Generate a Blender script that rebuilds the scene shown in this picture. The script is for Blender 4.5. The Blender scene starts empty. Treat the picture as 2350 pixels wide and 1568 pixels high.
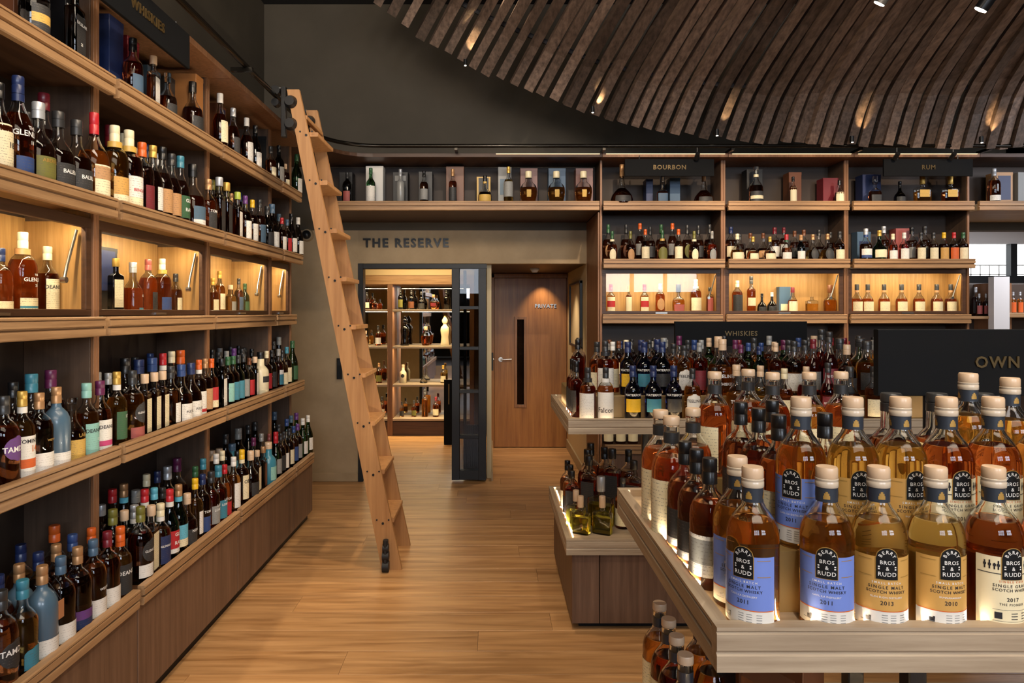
import bpy, math, random
from mathutils import Vector, Matrix
R = math.radians
F = 1550.0            # focal length in pixels of the 2350 px wide frame
CXP, CYP = 1130.0, 717.0   # vanishing point of the depth lines
EYE = 1.63
scene = bpy.context.scene
COL = scene.collection

# ------------------------------------------------------------------ camera
cam = bpy.data.cameras.new('camera')
cam.sensor_width = 36.0
cam.lens = 36.0 * F / 2350.0
cam.shift_x = (1175.0 - CXP) / 2350.0
cam.shift_y = -(784.0 - CYP) / 2350.0
cam.clip_start = 0.05
cam_ob = bpy.data.objects.new('camera', cam)
cam_ob.location = (0, 0, EYE)
cam_ob.rotation_euler = (R(90), 0, 0)
COL.objects.link(cam_ob)
scene.camera = cam_ob

# ------------------------------------------------------------------ world and exposure
w = bpy.data.worlds.new('world')
scene.world = w
w.use_nodes = True
w.node_tree.nodes['Background'].inputs[0].default_value = (0.9, 0.82, 0.75, 1)
w.node_tree.nodes['Background'].inputs[1].default_value = 0.06
vs = scene.view_settings
vs.view_transform = 'Standard'
vs.look = 'None'
vs.gamma = 1.0
vs.exposure = 0.2
vs.use_curve_mapping = False
cy = scene.cycles
cy.use_denoising = True
cy.max_bounces = 8
cy.use_adaptive_sampling = True
cy.adaptive_threshold = 0.07
cy.diffuse_bounces = 2
cy.glossy_bounces = 3
cy.transmission_bounces = 8
cy.transparent_max_bounces = 10
cy.caustics_reflective = False
cy.caustics_refractive = False
cy.sample_clamp_indirect = 3.0

WARM = (1.0, 0.77, 0.53)
WARM2 = (1.0, 0.83, 0.64)
COOL = (0.78, 0.87, 1.0)

def area(name, loc, target, sx, sy, power, col, spread=180):
    l = bpy.data.lights.new(name, 'AREA')
    l.shape = 'RECTANGLE'; l.size = sx; l.size_y = sy
    l.energy = power; l.color = col
    l.spread = R(spread)
    o = bpy.data.objects.new(name, l)
    o.location = loc
    d = Vector(target) - Vector(loc)
    o.rotation_euler = d.to_track_quat('-Z', 'Y').to_euler()
    COL.objects.link(o)
    return o

def spot(name, loc, target, power, col=WARM, ang=45, blend=0.5, rad=0.03):
    l = bpy.data.lights.new(name, 'SPOT')
    l.energy = power; l.color = col; l.spot_size = R(ang); l.spot_blend = blend
    l.shadow_soft_size = rad
    o = bpy.data.objects.new(name, l)
    o.location = loc
    d = Vector(target) - Vector(loc)
    o.rotation_euler = d.to_track_quat('-Z', 'Y').to_euler()
    COL.objects.link(o)
    return o

# daylight through the high shop front windows behind the photographer
for wx, pw in ((3.75, 150), (0.2, 110)):
    for k in range(3):
        for zc_, zh in ((2.48, .72), (3.28, .62)):
            area('shopfront_daylight', (wx + (k - 1) * .8, -4.6, zc_), (wx * .6 + (k - 1) * .8, 4.0, 1.5), .68, zh, pw / 6, COOL)
# added broad fill behind and above the photographer, not a real fixture
area('overhead_fill', (1.2, -1.6, 4.4), (1.2, 1.2, 1.0), 4.0, 2.0, 130, WARM2)
# track spots on the ladder wall
for yy, pw in ((1.7, 42), (2.6, 65), (3.6, 95), (4.7, 110)):
    spot('ladder_wall_spot', (0.75, yy - 0.45, 4.05), (-1.5, yy + 0.15, 1.35), pw, WARM, 62, 0.7)
# track spots on the back shelves
for xx in (1.45, 2.5, 3.55):
    spot('back_wall_spot', (xx - 0.3, 3.35, 3.55), (xx, 5.75, 1.95), 190, WARM, 48, 0.6)
spot('reserve_wall_spot', (0.1, 3.7, 3.9), (0.25, 6.5, 2.2), 95, WARM2, 45, 0.8)
area('upper_wall_fill', (-0.7, 1.6, 3.6), (-0.7, 6.5, 3.4), 1.6, .5, 55, WARM2)  # added soft fill to lift the upper wall, no lamp of the shop
# pools on the floor and tables
for xx, yy, pw in ((-0.45, 2.3, 95), (-0.3, 3.8, 115), (-0.1, 5.3, 85)):
    spot('floor_spot', (xx + 0.25, yy - 0.2, 4.2), (xx, yy, 0), pw, WARM, 55, 0.8)
for xx, yy, pw in ((0.75, 1.25, 140), (1.5, 1.6, 110), (1.0, 3.7, 60), (1.8, 3.8, 60)):
    spot('table_spot', (xx - 0.3, yy - 1.0, 4.0), (xx, yy, 1.1), pw, WARM2, 40, 0.7)

for xx, yy in ((1.15, 3.0), (1.9, 3.1)):
    spot('table_back_fill', (xx + .2, yy, 3.9), (xx - .35, 1.35, 1.1), 110, WARM2, 40, 0.7)  # added backlights that make the liquid in the front bottles glow

# ------------------------------------------------------------------ colours and materials
def lin(h):
    h = h.lstrip('#')
    out = []
    for i in (0, 2, 4):
        c = int(h[i:i+2], 16) / 255.0
        out.append(c / 12.92 if c <= 0.04045 else ((c + 0.055) / 1.055) ** 2.4)
    return (out[0], out[1], out[2], 1.0)

CN = {k: lin(v) for k, v in dict(
    red='b5222a', darkred='6e1824', plum='5d1f47', orange='cf5c1e', gold='c9a24e', copper='b58a60', cream='e6d9b4',
    white='e2ded6', grey='8b8b88', charcoal='2b2b2c', black='0e0e10', navy='1d2b55', blue='2a4378', slate='455f78',
    teal='397d92', mint='86b8ad', green='2f5a38', olive='6d6a2c', lime='a9b84a', purple='63377a', yellow='e2b322',
    brown='6a3d22', pink='c03a72', silver='b9bcc0', cork='d3b595', tan='b98b5c', sky='5fb0c8', periwinkle='6e86d2',
    ochre='c99a50', rose='a0504a', rosegold='7d5650', bluegrey='4a6478', oak='9a6636', ink_navy='2d333d').items()}
LIQ = dict(amber=(0.98, 0.46, 0.10, 1), golden=(1.0, 0.61, 0.16, 1), pale=(1.0, 0.70, 0.23, 1), dark=(0.34, 0.10, 0.035, 1),
           mahogany=(0.66, 0.18, 0.045, 1), ruby=(0.50, 0.05, 0.03, 1), black=(0.03, 0.028, 0.028, 1), green=(0.05, 0.16, 0.05, 1),
           yellowgreen=(0.85, 0.78, 0.10, 1), clear=(0.95, 0.96, 0.95, 1), indigo=(0.03, 0.04, 0.22, 1))

def new_mat(name):
    m = bpy.data.materials.new(name)
    m.use_nodes = True
    nt = m.node_tree
    return m, nt, nt.nodes['Principled BSDF']

def simple(name, col, rough=0.5, metal=0.0, emit=None, estr=0.0):
    m, nt, b = new_mat(name)
    b.inputs['Base Color'].default_value = col if len(col) == 4 else (*col, 1)
    b.inputs['Roughness'].default_value = rough
    b.inputs['Metallic'].default_value = metal
    if emit:
        b.inputs['Emission Color'].default_value = (*emit[:3], 1)
        b.inputs['Emission Strength'].default_value = estr
    return m

def noise_mat(name, c1, c2, scale, detail=4, rough=0.55, stretch=(1, 1, 1), rnd=0.25, bump=0.1, spec=0.5):
    """two colours mixed by a stretched noise, brightness varied from object to object"""
    m, nt, b = new_mat(name)
    N, L = nt.nodes, nt.links
    tc = N.new('ShaderNodeTexCoord'); mp = N.new('ShaderNodeMapping')
    oi = N.new('ShaderNodeObjectInfo')
    mp.inputs['Scale'].default_value = stretch
    L.new(tc.outputs['Object'], mp.inputs['Vector'])
    add = N.new('ShaderNodeVectorMath'); add.operation = 'ADD'
    mul = N.new('ShaderNodeVectorMath'); mul.operation = 'SCALE'
    mul.inputs[0].default_value = (37, 17, 23)
    L.new(oi.outputs['Random'], mul.inputs['Scale'])
    L.new(mp.outputs['Vector'], add.inputs[0]); L.new(mul.outputs[0], add.inputs[1])
    n = N.new('ShaderNodeTexNoise'); n.inputs['Scale'].default_value = scale; n.inputs['Detail'].default_value = detail
    n.inputs['Roughness'].default_value = 0.62
    L.new(add.outputs[0], n.inputs['Vector'])
    cr = N.new('ShaderNodeValToRGB')
    cr.color_ramp.elements[0].position = 0.3; cr.color_ramp.elements[1].position = 0.72
    cr.color_ramp.elements[0].color = c1; cr.color_ramp.elements[1].color = c2
    L.new(n.outputs['Fac'], cr.inputs['Fac'])
    hs = N.new('ShaderNodeHueSaturation')
    mr = N.new('ShaderNodeMapRange')
    mr.inputs['To Min'].default_value = 1 - rnd; mr.inputs['To Max'].default_value = 1 + rnd
    L.new(oi.outputs['Random'], mr.inputs['Value'])
    L.new(mr.outputs[0], hs.inputs['Value']); L.new(cr.outputs['Color'], hs.inputs['Color'])
    L.new(hs.outputs['Color'], b.inputs['Base Color'])
    b.inputs['Roughness'].default_value = rough
    b.inputs['Specular IOR Level'].default_value = spec
    if bump:
        bp = N.new('ShaderNodeBump'); bp.inputs['Strength'].default_value = bump; bp.inputs['Distance'].default_value = 0.004
        L.new(n.outputs['Fac'], bp.inputs['Height']); L.new(bp.outputs['Normal'], b.inputs['Normal'])
    return m

def figure(m, scale, amount):
    """broad darker streaks and knots over a wood material"""
    nt = m.node_tree; N, L = nt.nodes, nt.links
    b = N['Principled BSDF']; src = b.inputs['Base Color'].links[0].from_socket
    tc = N.new('ShaderNodeTexCoord'); mp = N.new('ShaderNodeMapping'); mp.inputs['Scale'].default_value = (.9, 9, 9)
    oi = N.new('ShaderNodeObjectInfo'); cb = N.new('ShaderNodeCombineXYZ')
    mu = N.new('ShaderNodeMath'); mu.operation = 'MULTIPLY'; mu.inputs[1].default_value = 91
    L.new(oi.outputs['Random'], mu.inputs[0]); L.new(mu.outputs[0], cb.inputs[0]); L.new(mu.outputs[0], cb.inputs[1])
    L.new(cb.outputs[0], mp.inputs['Location']); L.new(tc.outputs['Object'], mp.inputs['Vector'])
    n = N.new('ShaderNodeTexNoise'); n.inputs['Scale'].default_value = scale; n.inputs['Detail'].default_value = 5; n.inputs['Distortion'].default_value = 1.2
    L.new(mp.outputs[0], n.inputs['Vector'])
    cr = N.new('ShaderNodeValToRGB'); cr.color_ramp.elements[0].position = .34; cr.color_ramp.elements[1].position = .56
    cr.color_ramp.elements[0].color = (1 - amount, 1 - amount * 1.15, 1 - amount * 1.3, 1); cr.color_ramp.elements[1].color = (1, 1, 1, 1)
    L.new(n.outputs['Fac'], cr.inputs['Fac'])
    mx = N.new('ShaderNodeMix'); mx.data_type = 'RGBA'; mx.blend_type = 'MULTIPLY'; mx.inputs['Factor'].default_value = 1.0
    L.new(src, mx.inputs[6]); L.new(cr.outputs['Color'], mx.inputs[7]); L.new(mx.outputs[2], b.inputs['Base Color'])

def wood(name, dark, light, axis, rough=0.45, rnd=0.08, sc=1.0, spec=0.4):
    st = [22 * sc, 22 * sc, 22 * sc]; st[axis] = 1.1 * sc
    return noise_mat(name, dark, light, 2.2, 6, rough, st, rnd, 0.08, spec)

def tint_node(nt, attr):
    if attr:
        n = nt.nodes.new('ShaderNodeAttribute'); n.attribute_name = 'tint'
        return n
    return nt.nodes.new('ShaderNodeObjectInfo')
def objcol(name, rough, metal=0.0, coat=0.0, attr=False):
    m, nt, b = new_mat(name)
    oi = tint_node(nt, attr)
    nt.links.new(oi.outputs['Color'], b.inputs['Base Color'])
    b.inputs['Roughness'].default_value = rough
    b.inputs['Metallic'].default_value = metal
    b.inputs['Coat Weight'].default_value = coat
    return m

def glassy(name, tinted, rough=0.0, ior=1.42, attr=False, cloudy=0.0):
    m, nt, b = new_mat(name)
    if tinted:
        oi = tint_node(nt, attr)
        nt.links.new(oi.outputs['Color'], b.inputs['Base Color'])
    else:
        b.inputs['Base Color'].default_value = (0.97, 0.98, 0.97, 1)
    b.inputs['Roughness'].default_value = rough
    b.inputs['Transmission Weight'].default_value = 1.0
    b.inputs['IOR'].default_value = ior
    if tinted and cloudy:
        L, N = nt.links, nt.nodes
        df = N.new('ShaderNodeBsdfTranslucent'); L.new(oi.outputs['Color'], df.inputs['Color'])
        mx = N.new('ShaderNodeMixShader'); mx.inputs[0].default_value = cloudy
        out = [n for n in N if n.type == 'OUTPUT_MATERIAL'][0]
        L.new(b.outputs[0], mx.inputs[1]); L.new(df.outputs[0], mx.inputs[2]); L.new(mx.outputs[0], out.inputs[0])
    return m

def pane_mat(name, tint=(0.93, 0.95, 0.95, 1), boost=1.0, rough=0.0):
    m = bpy.data.materials.new(name); m.use_nodes = True
    nt = m.node_tree; N, L = nt.nodes, nt.links
    for n in list(N):
        if n.type != 'OUTPUT_MATERIAL': N.remove(n)
    out = [n for n in N if n.type == 'OUTPUT_MATERIAL'][0]
    t = N.new('ShaderNodeBsdfTransparent'); t.inputs[0].default_value = tint
    g = N.new('ShaderNodeBsdfGlossy'); g.inputs['Roughness'].default_value = rough
    fr = N.new('ShaderNodeLayerWeight'); fr.inputs[0].default_value = 0.5
    pw = N.new('ShaderNodeMath'); pw.operation = 'POWER'; pw.inputs[1].default_value = 5.0
    mu = N.new('ShaderNodeMath'); mu.operation = 'MULTIPLY_ADD'; mu.use_clamp = True
    mu.inputs[1].default_value = 0.5 * boost; mu.inputs[2].default_value = 0.035 * boost
    mx = N.new('ShaderNodeMixShader')
    L.new(fr.outputs['Facing'], pw.inputs[0]); L.new(pw.outputs[0], mu.inputs[0]); L.new(mu.outputs[0], mx.inputs[0])
    L.new(t.outputs[0], mx.inputs[1]); L.new(g.outputs[0], mx.inputs[2]); L.new(mx.outputs[0], out.inputs[0])
    return m

def label_mat():
    """paper label: object colour, an optional band colour (object property) and faint printed lines"""
    m, nt, b = new_mat('label_paper'); N, L = nt.nodes, nt.links
    oi = N.new('ShaderNodeObjectInfo')
    at = N.new('ShaderNodeAttribute'); at.attribute_type = 'OBJECT'; at.attribute_name = 'band'
    lo = N.new('ShaderNodeAttribute'); lo.attribute_type = 'OBJECT'; lo.attribute_name = 'band_low'
    hi = N.new('ShaderNodeAttribute'); hi.attribute_type = 'OBJECT'; hi.attribute_name = 'band_high'
    ink = N.new('ShaderNodeAttribute'); ink.attribute_type = 'OBJECT'; ink.attribute_name = 'ink'
    tc = N.new('ShaderNodeTexCoord'); sp = N.new('ShaderNodeSeparateXYZ')
    L.new(tc.outputs['Object'], sp.inputs[0])
    g1 = N.new('ShaderNodeMath'); g1.operation = 'GREATER_THAN'
    g2 = N.new('ShaderNodeMath'); g2.operation = 'LESS_THAN'
    L.new(sp.outputs['Z'], g1.inputs[0]); L.new(lo.outputs['Fac'], g1.inputs[1])
    L.new(sp.outputs['Z'], g2.inputs[0]); L.new(hi.outputs['Fac'], g2.inputs[1])
    mm = N.new('ShaderNodeMath'); mm.operation = 'MULTIPLY'
    L.new(g1.outputs[0], mm.inputs[0]); L.new(g2.outputs[0], mm.inputs[1])
    mx = N.new('ShaderNodeMix'); mx.data_type = 'RGBA'
    L.new(mm.outputs[0], mx.inputs['Factor']); L.new(oi.outputs['Color'], mx.inputs[6]); L.new(at.outputs['Color'], mx.inputs[7])
    # small print
    mp = N.new('ShaderNodeMapping'); mp.inputs['Scale'].default_value = (70, 2, 60)
    L.new(tc.outputs['Object'], mp.inputs[0])
    no = N.new('ShaderNodeTexNoise'); no.inputs['Scale'].default_value = 1.6; no.inputs['Detail'].default_value = 1
    L.new(mp.outputs[0], no.inputs['Vector'])
    wv = N.new('ShaderNodeTexWave'); wv.bands_direction = 'Z'; wv.inputs['Scale'].default_value = 11
    L.new(tc.outputs['Object'], wv.inputs['Vector'])
    a1 = N.new('ShaderNodeMath'); a1.operation = 'GREATER_THAN'; a1.inputs[1].default_value = 0.55
    a2 = N.new('ShaderNodeMath'); a2.operation = 'GREATER_THAN'; a2.inputs[1].default_value = 0.78
    L.new(no.outputs['Fac'], a1.inputs[0]); L.new(wv.outputs['Fac'], a2.inputs[0])
    a3 = N.new('ShaderNodeMath'); a3.operation = 'MULTIPLY'
    L.new(a1.outputs[0], a3.inputs[0]); L.new(a2.outputs[0], a3.inputs[1])
    a4 = N.new('ShaderNodeMath'); a4.operation = 'MULTIPLY'
    L.new(a3.outputs[0], a4.inputs[0]); L.new(ink.outputs['Fac'], a4.inputs[1])
    m2 = N.new('ShaderNodeMix'); m2.data_type = 'RGBA'
    m2.inputs[7].default_value = (0.10, 0.08, 0.07, 1)
    L.new(a4.outputs[0], m2.inputs['Factor']); L.new(mx.outputs[2], m2.inputs[6])
    L.new(m2.outputs[2], b.inputs['Base Color'])
    b.inputs['Roughness'].default_value = 0.6
    return m

OAK_D, OAK_L = lin('8a6847'), lin('b59068')
M = dict(
    oak_x=wood('oak_along', OAK_D, OAK_L, 0),
    oak_z=wood('oak_upright', lin('6f4c30'), lin('94694a'), 2),
    oak_dark=wood('oak_deep_brown', lin('3e2819'), lin('573a26'), 0),  # darker oak for shelf boards, flap frames and soffits
    oak_side=wood('oak_shaded_side', lin('4c3c31'), lin('5f4b3d'), 2),  # shade on the inner sides of the uprights put into the colour
    case_back=wood('case_veneer', lin('96703f'), lin('bd935c'), 2, 0.4),
    tray_x=wood('tray_oak', lin('93806a'), lin('b9a78f'), 0, 0.5, 0.05),
    tray_y=wood('tray_oak_side', lin('93806a'), lin('b9a78f'), 1, 0.5, 0.05),
    plinth=wood('plinth_veneer', lin('5b4333'), lin('7c5f4b'), 2, 0.5, 0.08, 0.7),
    door=wood('door_veneer', lin('7a4f2b'), lin('a06f3e'), 2, 0.4, 0.0, 0.6),
    floor=wood('floor_oak', lin('a4784a'), lin('c99d6c'), 0, 0.36, 0.13, 0.5, 0.45),
    ladder=wood('ladder_beech', lin('986b42'), lin('b88a5a'), 2, 0.45, 0.05, 0.6),
    slat=wood('stave_oak', lin('44372f'), lin('7a6557'), 1, 0.6, 0.5, 0.8),
    back=simple('back_board', lin('382b22'), 0.6),
    wall=noise_mat('clay_plaster', lin('9d8768'), lin('b59e7d'), 2.2, 6, 0.7, (1, 1, 1), 0, 0.15, 0.25),
    wall_dark=noise_mat('dark_plaster', lin('4a4338'), lin('564e42'), 1.4, 5, 0.7, (1, 1, 1), 0, 0.1, 0.3),
    ceiling=simple('black_ceiling', lin('17161a'), 0.8),
    white=simple('white_paint', lin('d8d4d2'), 0.6),
    cream_wall=simple('cream_paint', lin('c9b48c'), 0.6),
    black=simple('black_metal', lin('1b1c1e'), 0.35, 0.3),
    black_matt=simple('black_board', lin('17181a'), 0.45),
    sign=simple('sign_board', lin('101113'), 0.75),
    sign_text=simple('brass_letters', lin('5c4a2b'), 0.4, 0.6),
    frame=simple('bronze_frame', lin('1f2022'), 0.45, 0.3),
    rail=simple('black_rail', lin('26231f'), 0.22, 0.8),
    steel=simple('brushed_steel', lin('b9b6b0'), 0.3, 1.0),
    rubber=simple('rubber', lin('151517'), 0.6),
    mirror=simple('mirror', (0.75, 0.77, 0.78), 0.02, 1.0),
    pane=pane_mat('clear_pane', (0.96, 0.97, 0.96, 1), 0.5),
    pane_dark=pane_mat('smoked_pane', (0.45, 0.45, 0.45, 1), 0.7),
    led=simple('led_strip', (1, 0.8, 0.5), 0.5, 0, (1.0, 0.72, 0.40), 0.9),
    lens=simple('lamp_lens', (1, 0.9, 0.8), 0.5, 0, (1.0, 0.86, 0.66), 14.0),
    outside=simple('outside_daylight', (1, 1, 1), 0.5, 0, (0.93, 0.96, 1.0), 2.6),
    liquid=glassy('whisky', True, cloudy=0.17), clear=glassy('clear_glass', False), full=glassy('tinted_glass', True, 0.0, 1.5),
    opaque=objcol('ceramic', 0.32, 0, 0.3), cap=objcol('cap_paint', 0.38, 0, 0.2), metal=objcol('cap_foil', 0.36, 0.45),
    label=label_mat(), box=objcol('box_card', 0.45), ink_dark=simple('ink_dark', lin('1c1b22'), 0.6),
    ink_white=simple('ink_white', lin('e8e6e2'), 0.6), ink_gold=simple('ink_gold', lin('b08a45'), 0.45, 0.3),
    ink_orange=simple('ink_orange', lin('cf6a2a'), 0.6), ink_pink=simple('ink_red', lin('b3242c'), 0.6),
    riser=noise_mat('riser_card', lin('6f5a34'), lin('836a40'), 3, 3, 0.45, (1, 1, 1), 0.05, 0.05),
    tag=simple('paper_tag', lin('cfb97e'), 0.7), string=simple('string', lin('20242c'), 0.8), leather=simple('tag_leather', lin('b47a52'), 0.6),
    collar=simple('frosted_collar', lin('c9b9a4'), 0.25), skirting=simple('skirting', lin('a18c6c'), 0.55),
)

figure(M['floor'], 1.6, .32)
M['sign'].node_tree.nodes['Principled BSDF'].inputs['Specular IOR Level'].default_value = 0.12
M['black_matt'].node_tree.nodes['Principled BSDF'].inputs['Specular IOR Level'].default_value = 0.2
M['liquid_v'] = glassy('whisky_far', True, attr=True, cloudy=0.17); M['full_v'] = glassy('tinted_glass_far', True, 0.0, 1.5, True)
M['opaque_v'] = objcol('ceramic_far', 0.32, 0, 0.3, True); M['cap_v'] = objcol('cap_paint_far', 0.38, 0, 0.2, True)
M['metal_v'] = objcol('cap_foil_far', 0.36, 0.45, 0, True); M['label_v'] = objcol('label_paper_far', 0.6, attr=True)
# ------------------------------------------------------------------ mesh helpers
class MB:
    def __init__(s):
        s.v = []; s.f = []; s.m = []
    def box(s, x0, x1, y0, y1, z0, z1, mi=0):
        b = len(s.v)
        s.v += [(x0, y0, z0), (x1, y0, z0), (x1, y1, z0), (x0, y1, z0), (x0, y0, z1), (x1, y0, z1), (x1, y1, z1), (x0, y1, z1)]
        for q in ((0, 3, 2, 1), (4, 5, 6, 7), (0, 1, 5, 4), (1, 2, 6, 5), (2, 3, 7, 6), (3, 0, 4, 7)):
            s.f.append(tuple(b + i for i in q)); s.m.append(mi)
        return s
    def cbox(s, x0, x1, y0, y1, z0, z1, c=0.004, axis=0, mi=0):
        """box with its four long edges chamfered"""
        a0, a1, b0, b1, t0, t1 = {0: (y0, y1, z0, z1, x0, x1), 1: (x0, x1, z0, z1, y0, y1), 2: (x0, x1, y0, y1, z0, z1)}[axis]
        return s.prism([(a0 + c, b0), (a1 - c, b0), (a1, b0 + c), (a1, b1 - c), (a1 - c, b1), (a0 + c, b1), (a0, b1 - c), (a0, b0 + c)], t0, t1, axis, mi)
    def prism(s, prof, x0, x1, axis=0, mi=0):
        """extrude a closed (a, b) outline along an axis: axis 0 -> (y,z), 1 -> (x,z), 2 -> (x,y)"""
        b = len(s.v); n = len(prof)
        for t in (x0, x1):
            for (p, q) in prof:
                s.v.append((t, p, q) if axis == 0 else ((p, t, q) if axis == 1 else (p, q, t)))
        for i in range(n):
            j = (i + 1) % n
            s.f.append((b + i, b + j, b + n + j, b + n + i)); s.m.append(mi)
        s.f.append(tuple(b + i for i in range(n))[::-1]); s.m.append(mi)
        s.f.append(tuple(b + n + i for i in range(n))); s.m.append(mi)
        return s
    def cyl(s, p0, p1, r0, r1=None, seg=14, mi=0):
        r1 = r0 if r1 is None else r1
        p0 = Vector(p0); p1 = Vector(p1); d = (p1 - p0).normalized()
        u = d.orthogonal().normalized(); v = d.cross(u)
        b = len(s.v)
        for p, r in ((p0, r0), (p1, r1)):
            for k in range(seg):
                a = 2 * math.pi * k / seg
                s.v.append(tuple(p + (u * math.cos(a) + v * math.sin(a)) * r))
        for k in range(seg):
            j = (k + 1) % seg
            s.f.append((b + k, b + j, b + seg + j, b + seg + k)); s.m.append(mi)
        s.f.append(tuple(b + k for k in range(seg))[::-1]); s.m.append(mi)
        s.f.append(tuple(b + seg + k for k in range(seg))); s.m.append(mi)
        return s
    def tube(s, pts, r, seg=8, mi=0):
        b = len(s.v); n = len(pts)
        P = [Vector(p) for p in pts]
        for i, p in enumerate(P):
            d = (P[min(i + 1, n - 1)] - P[max(i - 1, 0)]).normalized()
            u = Vector((0, 0, 1)).cross(d)
            u = u.normalized() if u.length > 1e-4 else Vector((1, 0, 0))
            v = d.cross(u)
            for k in range(seg):
                a = 2 * math.pi * k / seg
                s.v.append(tuple(p + (u * math.cos(a) + v * math.sin(a)) * r))
        for i in range(n - 1):
            for k in range(seg):
                j = (k + 1) % seg
                s.f.append((b + i*seg + k, b + i*seg + j, b + (i+1)*seg + j, b + (i+1)*seg + k)); s.m.append(mi)
        s.f.append(tuple(b + k for k in range(seg))[::-1]); s.m.append(mi)
        s.f.append(tuple(b + (n-1)*seg + k for k in range(seg))); s.m.append(mi)
        return s
    def mesh(s, name, mats, smooth=False):
        me = bpy.data.meshes.new(name)
        me.from_pydata(s.v, [], s.f)
        for m in mats: me.materials.append(m)
        if len(mats) > 1:
            me.polygons.foreach_set('material_index', s.m)
        if smooth:
            me.polygons.foreach_set('use_smooth', [True] * len(s.f))
            if hasattr(me, 'set_sharp_from_angle'): me.set_sharp_from_angle(angle=R(40))
        me.update()
        return me
    def build(s, name, mats, parent=None, smooth=False):
        if not isinstance(mats, (list, tuple)): mats = [mats]
        return link(name, s.mesh(name, mats, smooth), parent)

def link(name, data, parent=None):
    o = bpy.data.objects.new(name, data)
    COL.objects.link(o)
    if parent is not None: o.parent = parent
    return o

def empty(name, loc=(0, 0, 0), rz=0.0):
    o = bpy.data.objects.new(name, None)
    o.empty_display_size = 0.1
    COL.objects.link(o)
    o.location = loc; o.rotation_euler = (0, 0, rz)
    return o

def tag(o, label, cat, group=None):
    o['label'] = label; o['category'] = cat
    if group: o['group'] = group
    return o

def struct(o):
    o['kind'] = 'structure'
    return o

def fixnormals(me):
    import bmesh
    bm = bmesh.new(); bm.from_mesh(me)
    bmesh.ops.recalc_face_normals(bm, faces=bm.faces)
    bm.to_mesh(me); bm.free()

_txt = {}
def text_mesh(string, size=1.0, extrude=0.0, weight=0.0, spacing=1.0):
    """flat text in the xy plane, centred; returns (verts, faces)"""
    key = (string, size, extrude, weight, spacing)
    if key in _txt: return _txt[key]
    cu = bpy.data.curves.new('lettering', 'FONT')
    cu.body = string; cu.size = size; cu.extrude = extrude; cu.offset = weight
    cu.align_x = 'CENTER'; cu.align_y = 'CENTER'; cu.resolution_u = 2; cu.space_character = spacing
    ob = bpy.data.objects.new('lettering', cu)
    me = bpy.data.meshes.new_from_object(ob)
    vv = [tuple(v.co) for v in me.vertices]; ff = [tuple(p.vertices) for p in me.polygons]
    bpy.data.objects.remove(ob); bpy.data.curves.remove(cu); bpy.data.meshes.remove(me)
    _txt[key] = (vv, ff)
    return vv, ff

def sign_letters(name, string, size, parent, loc, mat, rz=0.0, depth=0.004, weight=0.02, spacing=1.15):
    """raised letters on a vertical board, facing local -y"""
    vv, ff = text_mesh(string, size, depth / 2, weight * size, spacing)
    mb = MB()
    c, s_ = math.cos(rz), math.sin(rz)
    for (x, y, z) in vv:
        p = (x, -z, y)
        mb.v.append((p[0] * c - p[1] * s_ + loc[0], p[0] * s_ + p[1] * c + loc[1], p[2] + loc[2]))
    mb.f = list(ff); mb.m = [0] * len(ff)
    return mb.build(name, mat, parent)

def px(x, Y): return (x - CXP) * Y / F
def pz(y, Y): return EYE + (CYP - y) * Y / F
# ------------------------------------------------------------------ setting
CEIL = 4.6
YR = 6.51            # wall of the reserve and upper back wall
XL = -2.2            # left wall
def floor():
    fl = empty('floor'); struct(fl)
    W, LEN = 0.21, 2.3
    rnd = random.Random(3)
    mb = MB(); mb.cbox(0, LEN - 0.0015, 0, W - 0.0015, -0.02, 0, 0.0012, 0)
    me = mb.mesh('plank', [M['floor']]); fixnormals(me)
    n = 0
    y = -2.0
    while y < 9.6:
        off = rnd.uniform(0, LEN)
        x = -2.3 - off
        while x < 8.2:
            if x + LEN > -2.3:
                o = link('plank', me, fl); o.location = (x, y, 0); n += 1
            x += LEN
        y += W
    mb = MB(); mb.box(-2.4, 8.3, -6.2, 10.0, -0.06, -0.021)
    mb.build('subfloor', M['back'], fl)
floor()

def wallbox(name, x0, x1, y0, y1, z0, z1, mat):
    mb = MB(); mb.box(x0, x1, y0, y1, z0, z1)
    return struct(mb.build(name, mat))
wallbox('wall_left', XL - 0.1, XL, -6, 9.3, 0, CEIL, M['wall_dark'])
wallbox('ceiling', -2.3, 8.3, -6.2, 10.0, CEIL, CEIL + 0.05, M['ceiling'])
wallbox('wall_rear', -2.3, 8.3, -6.2, -6.1, 0, CEIL, M['wall_dark'])
wallbox('wall_right', 8.2, 8.3, -6.2, 10.0, 0, CEIL, M['wall_dark'])
# back wall: plaster below with the reserve opening and the door recess, dark above
ZW = 2.42
XO0, XO1, XD1, ZO = -1.294, -0.055, 0.905, 2.10
wallbox('wall_back_upper', XL, 8.2, YR, YR + 0.12, ZW, CEIL, M['wall_dark'])
wallbox('wall_back_side', XL, XO0, YR, YR + 0.12, 0, ZW, M['wall'])
wallbox('wall_back_lintel', XO0, XD1, YR, YR + 0.12, ZO, ZW, M['wall'])
wallbox('wall_back_shelving', XD1 + 0.1, 4.12, YR, YR + 0.12, 0, ZW, M['wall_dark'])
wallbox('wall_back_far', 4.95, 8.2, YR, YR + 0.12, 2.55, CEIL, M['wall_dark'])
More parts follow.
